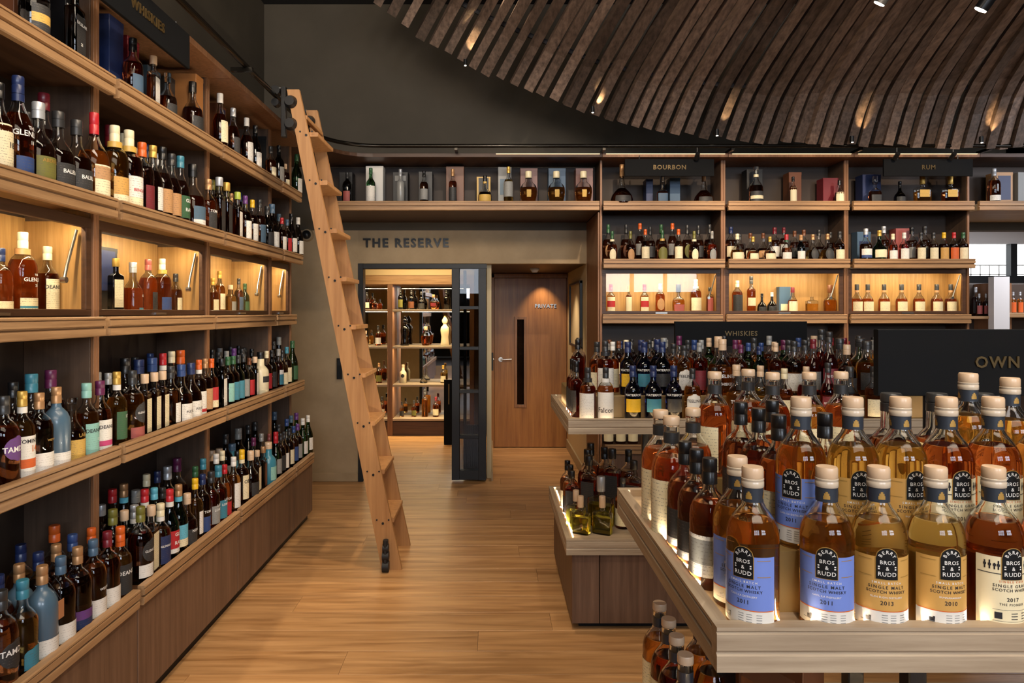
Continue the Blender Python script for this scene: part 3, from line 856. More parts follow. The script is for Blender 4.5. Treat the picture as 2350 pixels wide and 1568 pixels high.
for Y in (4.27, 4.71):
    s_ = -1 if Y < 4.5 else 1
    Yf = Y - .006 if Y < 4.5 else Y + .03
    b = MB(); b.cbox(-1.335, -1.305, Yf - .004, Yf + .034, 2.74, 3.055, .003, 2)
    o = b.build('hook_plate', M['black'], t); o.location = (.61, -4.5, 0)
    for z in (2.96, 2.82):
        b = MB(); b.cyl((-1.275, Y - .004, z), (-1.275, Y - .035, z), .042, .03, 18)
        o = b.build('cover_disc', M['black'], t, True); o.location = (.61, -4.5, 0)
    b = MB(); b.cyl((-1.37, Y - .02, 3.03), (-1.37, Y + .03, 3.03), .03, .03, 18); b.cyl((-1.37, Y - .02, 2.955), (-1.37, Y + .03, 2.955), .024, .024, 18)
    o = b.build('rail_wheel', M['black'], t, True); o.location = (.61, -4.5, 0)
    b = MB(); b.cyl((-1.42, Y + .0, 3.05), (-1.32, Y + .0, 3.05), .008, .008, 8); o = b.build('axle', M['steel'], t); o.location = (.61, -4.5, 0)
# roller brake at the foot
b = MB(); b.cbox(-.685, -.655, 4.215, 4.265, .03, .20, .01, 2); o = b.build('foot_bracket', M['rubber'], t); o.location = (.61, -4.5, 0)
b = MB(); b.cyl((-.69, 4.24, .035), (-.65, 4.24, .035), .035, .035, 18); b.cyl((-.69, 4.24, .10), (-.65, 4.24, .10), .03, .03, 18); b.cyl((-.688, 4.24, .15), (-.652, 4.24, .15), .027, .027, 18)
o = b.build('foot_wheel', M['rubber'], t, True); o.location = (.61, -4.5, 0)
b = MB(); b.cyl((-.66, 4.765, .03), (-.63, 4.765, .03), .03, .03, 18); o = b.build('foot_wheel', M['rubber'], t, True); o.location = (.61, -4.5, 0)

# ------------------------------------------------------------------ display tables
TZ = 1.065      # tray surface
LZ = .452       # plinth surface
TX0, TX1 = .388, 2.53
def display_table(label, y0, y1, front):
    t = empty('display_table', (TX0, y0, 0)); tag(t, label, 'display table')
    Wd, D = TX1 - TX0, y1 - y0
    def tray(zs, inset, lh, nm):
        zt_ = zs + .02
        # front and back lips, side lips, board
        pf = [(0, zt_ - .078), (-.0, zt_ - .05), (.004, zt_ - .045), (0, zt_ - .04), (-.0, zt_ - .012), (.003, zt_ - .009), (0, zt_ - .006), (0, zt_), (.028, zt_), (.028, zt_ - .078)]
        b = MB(); b.prism([(a + inset, c) for a, c in pf], inset, Wd - inset, 0); o = b.build(nm, M['tray_x'], t); fixnormals(o.data)
        b = MB(); b.prism([(D - inset - a, c) for a, c in pf], inset, Wd - inset, 0); o = b.build(nm, M['tray_x'], t); fixnormals(o.data)
        b = MB(); b.prism([(inset + a, c) for a, c in pf], inset + .0285, D - inset - .0285, 1); o = b.build(nm, M['tray_y'], t); fixnormals(o.data)
        b = MB(); b.prism([(Wd - inset - a, c) for a, c in pf], inset + .0285, D - inset - .0285, 1); o = b.build(nm, M['tray_y'], t); fixnormals(o.data)
        b = MB(); b.box(inset + .028, Wd - inset - .028, inset + .028, D - inset - .028, zs - .03, zs); b.build(nm.replace('lip', 'board'), M['tray_x'], t)
    tray(TZ, 0, .078, 'tray_lip')
    tray(LZ, -.012, .078, 'plinth_lip')
    # cabinet body of the plinth, panels with shadow gaps
    n = 5
    for i in range(n):
        x0 = .02 + (Wd - .04) * i / n; x1 = .02 + (Wd - .04) * (i + 1) / n - .004
        if i == 0: x1 = .16
        if i == 1: x0 = .164
        b = MB(); b.cbox(x0, x1, .015, .033, .035, LZ - .058, .002, 2); b.build('front_panel', M['plinth'], t)
        b = MB(); b.cbox(x0, x1, D - .033, D - .015, .035, LZ - .058, .002, 2); b.build('rear_panel', M['plinth'], t)
    for x in (.02, Wd - .038):
        b = MB(); b.cbox(x, x + .018, .034, D - .034, .035, LZ - .058, .002, 2); b.build('end_panel', M['plinth'], t)
    b = MB(); b.box(.06, Wd - .06, .06, D - .06, 0.0, .36); b.build('core', M['black_matt'], t)
    for x in (.55, Wd - .55):
        for y in (.34, D - .34):
            b = MB(); b.cbox(x - .02, x + .02, y - .02, y + .02, LZ, TZ - .03, .003, 2); b.build('post', M['black'], t)
    # light strips tucked behind the lips
    for zs, pw in ((TZ, 15.0), (LZ, 30.0)):
        for (x, y, sx, tx, ty) in ((.036, D / 2, D - .12, 1, 0), (Wd / 2, .036, Wd - .12, 0, 1)):
            b = MB()
            if tx: b.box(.0285, .034, .06, D - .06, zs + .002, zs + .012)
            else: b.box(.06, Wd - .06, .0285, .034, zs + .002, zs + .012)
            b.build('light_strip', M['led'], t)
            a = area('tray_light', (TX0 + x, y0 + y, zs + .013), (TX0 + x + tx * .3, y0 + y + ty * .3, zs + .22), .01, .01, pw * sx * (1.0 if tx else .3), (1.0, .84, .62))
            a.data.size = sx; a.data.size_y = .008
            if tx: a.rotation_euler = (Matrix.Rotation(R(90), 3, 'Z') @ Matrix.Rotation(R(180 - 84), 3, 'X')).to_euler()
            else: a.rotation_euler = (Matrix.Rotation(R(180 + 78), 3, 'X')).to_euler()
    return t
T1Y0, T1Y1, T2Y0, T2Y1 = 1.167, 2.10, 3.448, 4.49
display_table('pale oak display table with own selection bottles in front, cut by the picture edge', T1Y0, T1Y1, True)
display_table('pale oak display table under the standing WHISKIES sign', T2Y0, T2Y1, False)

def table_sign(label, Y, x0, x1, z0, z1, word, size):
    t = empty('table_sign', ((x0 + x1) / 2, Y, TZ)); tag(t, label, 'sign')
    w = (x1 - x0) / 2
    b = MB(); b.cbox(-w, w, -.012, .012, z0 - TZ, z1 - TZ, .002, 0); b.build('board', M['sign'], t)
    sign_letters('lettering', word, size, t, (0, -.0145, (z0 + z1) / 2 - TZ), M['sign_text'])
    for x in (-w * .7, w * .7):
        b = MB(); b.cyl((x, 0, .0), (x, 0, z0 - TZ), .008, .008, 10); b.cyl((x, 0, 0), (x, 0, .006), .04, .04, 16); b.build('post', M['black'], t)
    return t
ys2 = 4.15
table_sign('black standing sign reading WHISKIES on the middle display table', ys2, px(1548, ys2), px(1850, ys2), pz(794, ys2), pz(738, ys2), 'WHISKIES', .041)
ys1 = 1.94
table_sign('black standing sign reading OWN SELECTION on the front display table', ys1, px(2010, ys1), 2.06, pz(908, ys1), pz(756, ys1), 'OWN SELECTION', .046)
# ------------------------------------------------------------------ bottles
# every kind: outline (radius, height) for a bottle 1 unit tall, section exponent, depth ratio, cap, label
def K(prof, cap, lab, fill, half=66, n=2.0, dep=1.0, neck=None, capk='band'):
    return dict(prof=prof, cap=cap, lab=lab, fill=fill, half=half, n=n, dep=dep, neck=neck, capk=capk)
KIND = dict(
    house=K([(.150, 0), (.160, .012), (.160, .57), (.157, .60), (.146, .64), (.126, .682), (.1, .72), (.078, .75), (.066, .78), (.0635, .80), (.063, .93)],
            (.932, 1.0, .0665), (.04, .475), .675, 70, neck=(.785, .872, .0655), capk='cork'),
    tall=K([(.118, 0), (.125, .012), (.125, .56), (.12, .60), (.098, .65), (.068, .69), (.05, .73), (.045, .78), (.044, .93)],
           (.83, 1.0, .05), (.1, .47), .66, 66),
    slope=K([(.12, 0), (.128, .012), (.128, .47), (.122, .52), (.104, .58), (.078, .65), (.055, .72), (.047, .78), (.045, .93)],
            (.83, 1.0, .052), (.1, .42), .64, 66),
    broad=K([(.14, 0), (.15, .012), (.15, .52), (.146, .56), (.128, .615), (.095, .66), (.066, .70), (.055, .75), (.053, .93)],
            (.80, 1.0, .062), (.08, .40), .60, 68),
    round=K([(.145, 0), (.155, .015), (.155, .55), (.148, .61), (.122, .675), (.085, .72), (.06, .745), (.052, .78), (.050, .90)],
            (.80, 1.0, .058), (.06, .40), .66, 70),
    square=K([(.118, 0), (.125, .012), (.125, .66), (.118, .69), (.08, .715), (.05, .735), (.046, .77), (.046, .92)],
             (.85, 1.0, .062), (.06, .60), .64, 33, 7.0, .62, capk='cork'),
    stout=K([(.165, 0), (.178, .015), (.18, .40), (.17, .47), (.135, .545), (.09, .61), (.068, .66), (.062, .72), (.06, .92)],
            (.80, 1.0, .07), (.05, .34), .50, 68),
    squat=K([(.2, 0), (.225, .02), (.235, .20), (.225, .34), (.185, .44), (.115, .52), (.07, .60), (.06, .70), (.058, .92)],
            (.80, 1.0, .068), (.06, .33), .42, 60),
    gourd=K([(.23, 0), (.27, .04), (.275, .12), (.25, .22), (.18, .32), (.10, .40), (.075, .45), (.08, .52), (.062, .60), (.055, .72), (.05, .93)],
            (.66, 1.0, .056), (.05, .20), .40, 45),
    flagon=K([(.15, 0), (.16, .015), (.16, .44), (.152, .50), (.125, .57), (.08, .64), (.054, .71), (.047, .79), (.044, .95)],
             (.74, 1.0, .05), (.04, .38), .56, 62),
    decanter=K([(.17, 0), (.185, .02), (.2, .30), (.195, .42), (.16, .50), (.085, .55), (.06, .60), (.058, .80)],
               (.72, 1.0, .085), (.06, .34), .46, 50, 4.0, .7, capk='cork'),
    brick=K([(.245, 0), (.255, .02), (.265, .52), (.25, .57), (.12, .60), (.07, .63), (.066, .76)],
            (.70, 1.0, .085), (.10, .40), .44, 30, 6.0, .5, capk='cork'),
    jug=K([(.17, 0), (.185, .02), (.19, .50), (.175, .58), (.12, .65), (.085, .69), (.08, .86)],
          (.84, 1.0, .085), (.1, .42), .60, 60),
    slim=K([(.105, 0), (.112, .012), (.112, .60), (.106, .635), (.08, .67), (.052, .70), (.042, .74), (.042, .93)],
           (.80, 1.0, .048), (.1, .48), .66, 66),
    figure=K([(.14, 0), (.15, .03), (.13, .16), (.12, .30), (.14, .42), (.15, .52), (.13, .62), (.07, .68), (.05, .72), (.09, .78), (.10, .86), (.06, .93), (.03, .97)],
             (.965, 1.0, .03), (.06, .2), .7, 40),
    bulb=K([(.2, 0), (.22, .03), (.2, .12), (.13, .22), (.075, .34), (.055, .5), (.05, .82)],
           (.80, 1.0, .075), (.03, .12), .3, 40, capk='cork'),
    urn=K([(.16, 0), (.19, .03), (.235, .20), (.26, .38), (.25, .50), (.2, .60), (.12, .67), (.1, .72), (.11, .78), (.1, .80)],
          (.79, 1.0, .1), (.2, .42), .5, 45, capk='cork'),
)
def section(kd, r, th):
    """point at angle th (0 = front, towards -y)"""
    c, s_ = -math.cos(th), math.sin(th)
    if kd['n'] <= 2.01 or r < .072:
        return (r * s_, r * c)
    e = 2.0 / kd['n']
    return (r * math.copysign(abs(s_) ** e, s_), r * kd['dep'] * math.copysign(abs(c) ** e, c))
def dens(kd, seg):
    if kd['n'] <= 2.01: return [2 * math.pi * k / seg for k in range(seg)]
    out = []
    for k in range(seg):
        a = 2 * math.pi * k / seg
        out.append(a + .17 * math.sin(4 * a + math.pi))
    return out
def rad_at(kd, z):
    p = kd['prof']
    for (r0, z0), (r1, z1) in zip(p, p[1:]):
        if z <= z1: return r0 + (r1 - r0) * (z - z0) / max(1e-6, z1 - z0)
    return p[-1][0]
def body_mesh(kind, mode, seg):
    kd = KIND[kind]; mb = MB(); prof = list(kd['prof'])
    fill = kd['fill']
    if mode == 'amber':
        pr = []
        for i, p in enumerate(prof):
            if i and prof[i-1][1] < fill < p[1]: pr.append((rad_at(kd, fill), fill))
            pr.append(p)
        prof = pr
    th = dens(kd, seg)
    def ring(r, z):
        b_ = len(mb.v)
        for a in th:
            x, y = section(kd, r, a); mb.v.append((x, y, z))
        return b_
    rings = [ring(r, z) for r, z in prof]
    for i in range(len(rings) - 1):
        mi = 1 if (mode == 'amber' and prof[i][1] >= fill - 1e-6) else 0
        for k in range(seg):
            j = (k + 1) % seg
            mb.f.append((rings[i] + k, rings[i] + j, rings[i+1] + j, rings[i+1] + k)); mb.m.append(mi)
    mb.f.append(tuple(rings[0] + k for k in range(seg))[::-1]); mb.m.append(0)
    mb.f.append(tuple(rings[-1] + k for k in range(seg))); mb.m.append(1 if mode == 'amber' else 0)
    if mode == 'amber':
        zs = [z for r, z in prof if z >= fill - 1e-6]
        zs[-1] -= .012
        ir = [ring(max(.02, rad_at(kd, z) - .014), z) for z in zs]
        for i in range(len(ir) - 1):
            for k in range(seg):
                j = (k + 1) % seg
                mb.f.append((ir[i] + k, ir[i+1] + k, ir[i+1] + j, ir[i] + j)); mb.m.append(1)
        mb.f.append(tuple(ir[0] + k for k in range(seg))); mb.m.append(0)
        mb.f.append(tuple(ir[-1] + k for k in range(seg))[::-1]); mb.m.append(1)
    mats = {'amber': [M['liquid'], M['clear']], 'full': [M['full']], 'opaque': [M['opaque']]}[mode]
    me = mb.mesh('bottle_' + kind, mats, True)
    return me
def lathe_part(name, prof, seg, mat):
    mb = MB()
    rs = []
    for r, z in prof:
        b_ = len(mb.v); rs.append(b_)
        for k in range(seg):
            a = 2 * math.pi * k / seg
            mb.v.append((r * math.sin(a), -r * math.cos(a), z))
    for i in range(len(rs) - 1):
        for k in range(seg):
            j = (k + 1) % seg
            mb.f.append((rs[i] + k, rs[i] + j, rs[i+1] + j, rs[i+1] + k)); mb.m.append(0)
    mb.f.append(tuple(rs[0] + k for k in range(seg))[::-1]); mb.f.append(tuple(rs[-1] + k for k in range(seg))); mb.m += [0, 0]
    return mb.mesh(name, [mat], True)
def cap_mesh(kind, mat, seg):
    kd = KIND[kind]; z0, z1, r = kd['cap']
    if kd['capk'] == 'cork':
        p = [(r * .96, z0), (r, z0 + .006), (r, z1 - .012), (r * .93, z1)]
    else:
        m_ = z0 + (z1 - z0) * .45
        p = [(r, z0), (r, m_), (r * .95, m_ + .004), (r * .95, m_ + .010), (r, m_ + .014), (r, z1 - .010), (r * .92, z1)]
    return lathe_part('cap', p, seg, mat)
def label_mesh(kind, z0, z1, half, seg=14, shape='rect'):
    kd = KIND[kind]; mb = MB(); rows = 9 if shape != 'rect' else 5
    off = .0025
    for i in range(rows + 1):
        z = z0 + (z1 - z0) * i / rows
        r = rad_at(kd, z)
        h = half
        if shape == 'oval':
            q = 2 * i / rows - 1
            h = half * max(.12, math.sqrt(max(0, 1 - q * q)))
        elif shape == 'arch':
            q = max(0, (i / rows - .72) / .28)
            h = half * math.sqrt(max(.03, 1 - q * q))
        for k in range(seg + 1):
            a = R(-h + 2 * h * k / seg)
            x, y = section(kd, r, a)
            l = math.hypot(x, y); f_ = (l + off) / l
            mb.v.append((x * f_, y * f_, z))
    n = seg + 1
    for i in range(rows):
        for k in range(seg):
            mb.f.append((i*n + k, i*n + k + 1, (i+1)*n + k + 1, (i+1)*n + k)); mb.m.append(0)
    return mb.mesh('label', [M['label']], True)
def curved_text(mb, kind, string, zc, size, mi, off=.004, weight=.015, spacing=1.0, ang=0.0, arc=None):
    """lettering wrapped round the bottle; size in bottle heights"""
    kd = KIND[kind]
    vv, ff = text_mesh(string, 1.0, 0.0, weight, spacing)
    b_ = len(mb.v)
    for (x, y, z) in vv:
        X, Z = x * size, zc + y * size
        r = rad_at(kd, min(max(Z, .0), .6)) + off
        if kd['n'] > 2.01:
            mb.v.append((X, -rad_at(kd, .3) * kd['dep'] - off, Z))
        else:
            a = X / r + ang
            mb.v.append((r * math.sin(a), -r * math.cos(a), Z))
    for f_ in ff:
        mb.f.append(tuple(b_ + i for i in f_)); mb.m.append(mi)
_mc = {}
def cached(key, fn):
    if key not in _mc: _mc[key] = fn()
    return _mc[key]
INKS = [M['ink_dark'], M['ink_white'], M['ink_gold'], M['ink_orange'], M['ink_pink']]
INKI = dict(dark=0, white=1, gold=2, orange=3, red=4)
# bottles in order of building: the 312 that show largest stay single things, hidden ones are left out
def runs(q): return {k for a, b in q for k in range(a, b + 1)}
KEEP = runs([(2, 33), (35, 37), (39, 45), (62, 88), (90, 105), (119, 123), (125, 125), (127, 128), (131, 131), (133, 134), (139, 165), (167, 167), (179, 190), (192, 204), (206, 217), (219, 221), (223, 231), (235, 235), (241, 249), (251, 251), (253, 253), (255, 258), (260, 261), (266, 287), (290, 290), (292, 294), (376, 376), (378, 378), (386, 386), (388, 392), (394, 398), (400, 421), (423, 434), (436, 438), (440, 459), (463, 463), (466, 468), (472, 475), (481, 481), (493, 493), (496, 496), (500, 509), (511, 514)])
DROP = runs([(1, 1), (34, 34), (56, 56), (61, 61), (137, 138), (168, 168), (191, 191), (300, 300), (302, 304), (311, 311), (317, 318), (320, 322), (325, 325), (328, 330), (332, 332), (335, 345), (347, 354), (361, 362), (365, 366), (489, 489)])
BIN = dict(v=[], f=[], m=[], t=[])
BMATS = ['liquid_v', 'clear', 'full_v', 'opaque_v', 'cap_v', 'metal_v', 'label_v']
BI = [0]
METAL = {'gold', 'copper', 'silver'}
OPQ = {'slate', 'bluegrey', 'cream', 'white', 'teal', 'charcoal', 'grey'}
NICE = dict(darkred='dark red', bluegrey='blue-grey', rosegold='rose gold', yellowgreen='yellow-green')
LIQN = dict(amber='amber', golden='golden', pale='pale gold', dark='brown', mahogany='mahogany', ruby='ruby red', black='black', green='green glass', yellowgreen='yellow-green', clear='clear', indigo='indigo glass')
def join_far(loc, rz, kind, h, liq, cap, lab, o, mode):
    """a bottle the picture shows little of: added to the one joined mass of far bottles"""
    kd = KIND[kind]; c, s_ = math.cos(rz), math.sin(rz)
    def put(me, mis, col):
        b_ = len(BIN['v'])
        for v in me.vertices:
            x, y, z = v.co[0] * h, v.co[1] * h, v.co[2] * h
            BIN['v'].append((loc[0] + x * c - y * s_, loc[1] + x * s_ + y * c, loc[2] + z))
        for p in me.polygons:
            BIN['f'].append(tuple(b_ + i for i in p.vertices)); BIN['m'].append(mis[p.material_index]); BIN['t'].append(col)
    put(cached((kind, mode, 12), lambda: body_mesh(kind, mode, 12)), {'amber': (0, 1), 'full': (2,), 'opaque': (3,)}[mode], CN[liq] if mode == 'opaque' else LIQ[liq])
    if cap and cap != 'glass':
        put(cached((kind, 'cap', 'cap_paint', 12), lambda: cap_mesh(kind, M['cap'], 12)), (5 if cap in METAL else 4,), CN[cap])
    if lab:
        z0, z1 = o.get('lz', kd['lab']); half = o.get('half', kd['half']); shp = o.get('shape', 'rect')
        put(cached((kind, 'lab', z0, z1, half, shp, 6), lambda: label_mesh(kind, z0, z1, half, 6, shp)), (6,), CN[lab])
def flush_far():
    if not BIN['f']: return
    me = bpy.data.meshes.new('bottles'); me.from_pydata(BIN['v'], [], BIN['f'])
    for k in BMATS: me.materials.append(M[k])
    me.polygons.foreach_set('material_index', BIN['m'])
    me.polygons.foreach_set('use_smooth', [True] * len(BIN['f']))
    me.set_sharp_from_angle(angle=R(40))
    at = me.attributes.new('tint', 'FLOAT_COLOR', 'FACE')
    at.data.foreach_set('color', [q for t in BIN['t'] for q in t])
    ob = link('bottles', me)
    ob['kind'] = 'stuff'
    tag(ob, 'rear rows of dark whisky bottles packed behind the front rows on the shelves and tables', 'bottles')
def bottle(loc, rz, kind, h, liq, cap, lab, label, group, o=None, seg=20):
    o = o or {}
    kd = KIND[kind]
    mode = 'opaque' if liq in OPQ else ('full' if liq in ('green', 'black', 'indigo') else 'amber')
    BI[0] += 1
    if BI[0] in DROP: return None
    if KEEP is not None and BI[0] not in KEEP:
        return join_far(loc, rz, kind, h, liq, cap, lab, o, mode)
    body = link('bottle', cached((kind, mode, seg), lambda: body_mesh(kind, mode, seg)))
    body.location = loc; body.rotation_euler = (0, 0, rz); body.scale = (h, h, h)
    body.color = CN[liq] if mode == 'opaque' else LIQ[liq]
    tag(body, label, 'bottle', group)
    def part(name, me, col=None):
        p = link(name, me, body)
        if col is not None: p.color = col
        return p
    if cap:
        mat = M['metal'] if cap in METAL else (M['clear'] if cap == 'glass' else M['cap'])
        part('cap', cached((kind, 'cap', mat.name, seg), lambda: cap_mesh(kind, mat, seg)), CN.get(cap))
    if o.get('neck'):
        z0, z1, r = kd['neck'] or (kd['cap'][0] - .075, kd['cap'][0] - .005, max(rad_at(kd, kd['cap'][0] - .075), rad_at(kd, kd['cap'][0])) + .003)
        part('neck_band', cached((kind, 'neck', seg), lambda: lathe_part('neck_band', [(r, z0), (r, z1)], seg, M['cap'])), CN[o['neck']])
    if lab:
        z0, z1 = o.get('lz', kd['lab']); half = o.get('half', kd['half']); shp = o.get('shape', 'rect')
        lo = part('label', cached((kind, 'lab', z0, z1, half, shp), lambda: label_mesh(kind, z0, z1, half, 14, shp)), CN[lab])
        bn = o.get('band')
        c = CN[bn[0]] if bn else CN[lab]
        lo['band'] = [c[0], c[1], c[2]]
        lo['band_low'] = float(z0 + (z1 - z0) * bn[1]) if bn else 0.0
        lo['band_high'] = float(z0 + (z1 - z0) * bn[2]) if bn else 0.0
        lo['ink'] = float(o.get('ink', .55))
    if o.get('text'):
        key = (kind, 'txt', tuple(o['text']))
        def mk():
            mb = MB()
            for (s_, zc, size, ink) in o['text']: curved_text(mb, kind, s_, zc, size, INKI[ink], .005)
            return mb.mesh('lettering', INKS)
        part('lettering', cached(key, mk))
    if o.get('band2'):
        cn, z0, z1 = o['band2']
        lo = part('lower_label', cached((kind, 'lab2', z0, z1), lambda: label_mesh(kind, z0, z1, 75, 14)), CN[cn])
        lo['band'] = [0, 0, 0]; lo['band_low'] = 0.0; lo['band_high'] = 0.0; lo['ink'] = .3
    return body
def ordn(i):
    return ['first', 'second', 'third', 'fourth', 'fifth', 'sixth', 'seventh', 'eighth', 'ninth', 'tenth', 'eleventh', 'twelfth'][i - 1] if i <= 12 else f"{i}{'th' if i % 100 in (11, 12, 13) else {1: 'st', 2: 'nd', 3: 'rd'}.get(i % 10, 'th')}"
def describe(liq, cap, lab):
    ln = LIQN.get(liq, NICE.get(liq, liq))
    w = f'{ln} bottle'
    if cap: w += f', {NICE.get(cap, cap)} cap'
    if lab: w += f', {NICE.get(lab, lab)} label'
    return w
def spread_out(P, rad):
    """push neighbours in a row apart until they no longer touch"""
    for _ in range(60):
        moved = False
        for i in range(len(P) - 1):
            need = rad[i] + rad[i + 1] + .004
            d = P[i + 1] - P[i]
            if d < need:
                e = (need - d) / 2
                P[i] -= e; P[i + 1] += e; moved = True
        if not moved: break
    return P
def clear_of(P, rad, joints, half=.024):
    for i in range(len(P)):
        for j in joints:
            if abs(P[i] - j) < rad[i] + half:
                P[i] = j + math.copysign(rad[i] + half, P[i] - j)
    return P
def radius(kind, h):
    return max(r for r, z in KIND[kind]['prof']) * h
def row_left(where, X, z, items, group, h0=.285):
    """items: (pixel x of the bottle axis, kind, height, liquid, cap, label, options) standing in a line along the ladder wall"""
    it = sorted(items, key=lambda q: q[0])
    Y = [F * -X / (CXP - q[0]) for q in it]
    rr_ = [radius(q[1], q[2]) for q in it]
    Y = spread_out(Y, rr_)
    for _ in range(4): Y = spread_out(clear_of(Y, rr_, LEFT_Y + [5.331]), rr_)
    for i, q in enumerate(it):
        o = q[6] if len(q) > 6 else {}
        lab = f"{describe(q[3], q[4], q[5])}, {ordn(i + 1)} along {where}"
        bottle((X, Y[i], z), R(90) + R(o.get('turn', 6)), q[1], q[2], q[3], q[4], q[5], lab, group, o, 28 if Y[i] < 3.2 else 18)
def row_back(where, Y, z, items, group, seg=16, turn=0, push=True):
    it = sorted(items, key=lambda q: q[0])
    Xs = [px(q[0], Y) for q in it]
    rr_ = [radius(q[1], q[2]) for q in it]
    if push:
        Xs = spread_out(Xs, rr_)
        if 5.7 < Y < 6.1:
            for _ in range(4): Xs = spread_out(clear_of(Xs, rr_, BACK_X + [4.094]), rr_)
    for i, q in enumerate(it):
        o = q[6] if len(q) > 6 else {}
        lab = f"{describe(q[3], q[4], q[5])}, {ordn(i + 1)} along {where}"
        bottle((Xs[i], Y + o.get('dy', 0), z + o.get('dz', 0)), R(o.get('turn', turn)), q[1], q[2], q[3], q[4], q[5], lab, group, o, seg)
def carton(label, loc, rz, w, d, h, col, group=None, text=None, face=None, open_=None):
    t = empty('carton', loc, rz); tag(t, label, 'box', group)
    b = MB(); b.cbox(-w/2, w/2, -d/2, d/2, 0, h * .93, .002, 2); o = b.build('body', M['box'], t); o.color = CN[col]; fixnormals(o.data)
    b = MB(); b.cbox(-w/2 - .001, w/2 + .001, -d/2 - .001, d/2 + .001, h * .93, h, .002, 2); o = b.build('lid', M['box'], t); o.color = CN[col]; fixnormals(o.data)
    if face:
        b = MB(); b.box(-w * .36, w * .36, -d/2 - .0025, -d/2 - .0005, h * face[1], h * face[2]); o = b.build('panel', M['box'], t); o.color = CN[face[0]]
    if text:
        sign_letters('lettering', text[0], text[1], t, (0, -d/2 - .0035, h * text[2]), M[text[3]], 0, .001, .015, 1.0)
    return t
# ================================================================== ladder wall
LW = dict(low='the ladder wall low shelf', mid='the ladder wall middle shelf', case='the ladder wall glass case', upper='the ladder wall shelf above the case', top='the ladder wall top shelf')
def G(*a): return [('x',) + a]
def txt(*rows): return dict(text=list(rows))
WL = dict(band2=('white', .03, .20))
# ---- middle shelf
zm = SHELF['mid']
row_left('front row, ladder wall middle shelf', -1.548, zm, [
    (-60, 'broad', .28, 'amber', 'black', 'cream'),
    (18, 'round', .285, 'mahogany', 'charcoal', 'purple', dict(shape='oval', lz=(.28, .56), half=60, text=[('TAMDHU', .41, .085, 'white')])),
    (64, 'tall', .29, 'golden', 'gold', 'white', dict(lz=(.04, .50), band=('orange', .22, .44), neck='white', ink=.2, text=[('TOMINTOUL', .44, .062, 'dark'), ('14', .35, .10, 'orange')])),
    (100, 'round', .275, 'dark', 'copper', None, dict(band2=('white', .03, .27), text=[('WESTERN', .42, .035, 'gold')])),
    (134, 'round', .285, 'bluegrey', 'copper', None, WL),
    (180, 'stout', .235, 'dark', 'glass', 'gold', dict(lz=(.04, .36), text=[('LABEL', .42, .08, 'gold')])),
    (203, 'broad', .28, 'amber', 'mint', 'mint', dict(lz=(.05, .46), text=[('DEANSTON', .36, .07, 'dark'), ('12', .24, .05, 'white')], ink=.3)),
    (240, 'broad', .28, 'dark', 'plum', 'white', dict(lz=(.05, .46), band=('pink', .12, .3), text=[('DEANSTON', .36, .07, 'dark')], ink=.3)),
    (268, 'tall', .305, 'golden', 'gold', 'green', dict(neck='white', text=[('17', .40, .06, 'white')])),
    (304, 'round', .30, 'amber', 'charcoal', 'charcoal', dict(shape='oval', lz=(.25, .55), half=55, band2=('rose', .05, .2), text=[('GLENGOYNE', .40, .04, 'white')])),
    (332, 'square', .275, 'dark', 'cork', 'cream', dict(half=20)),
    (354, 'square', .275, 'dark', 'cork', 'cream', dict(half=20)),
    (374, 'square', .275, 'dark', 'cork', 'cream', dict(half=20)),
    (391, 'broad', .29, 'dark', 'charcoal', 'white', dict(half=40)),
    (419, 'stout', .29, 'dark', 'blue', 'white', dict(text=[('PULTENEY', .2, .06, 'dark')])),
    (437, 'stout', .29, 'dark', 'navy', 'white', dict(text=[('PULTENEY', .2, .06, 'dark')])),
    (463, 'tall', .30, 'dark', 'orange', 'white', dict(neck='white', lz=(.05, .45), band=('red', .1, .24))),
    (479, 'tall', .30, 'dark', 'copper', 'copper'),
    (493, 'tall', .295, 'dark', 'orange', 'red', dict(band=('cream', 0, .35))),
    (509, 'square', .285, 'black', 'black', 'white'), (523, 'tall', .29, 'dark', 'green', 'mint'), (535, 'tall', .29, 'dark', 'green', 'teal'),
    (547, 'tall', .29, 'green', 'charcoal', 'teal'), (559, 'tall', .29, 'black', 'charcoal', 'grey'), (572, 'tall', .26, 'dark', 'brown', 'red'),
    (585, 'square', .26, 'black', 'cork', 'white'), (598, 'jug', .285, 'cream', 'black', 'charcoal', dict(lz=(.30, .44))), (612, 'tall', .285, 'dark', 'cream', 'red'),
    (624, 'tall', .285, 'black', 'black', 'charcoal'), (637, 'tall', .285, 'dark', 'grey', 'teal', dict(band=('white', .7, 1))), (648, 'broad', .27, 'amber', 'black', 'cream'),
    (658, 'tall', .29, 'dark', 'teal', 'cream'), (671, 'slope', .33, 'green', 'green', 'green'),
], 'bottles on the ladder wall middle shelf')
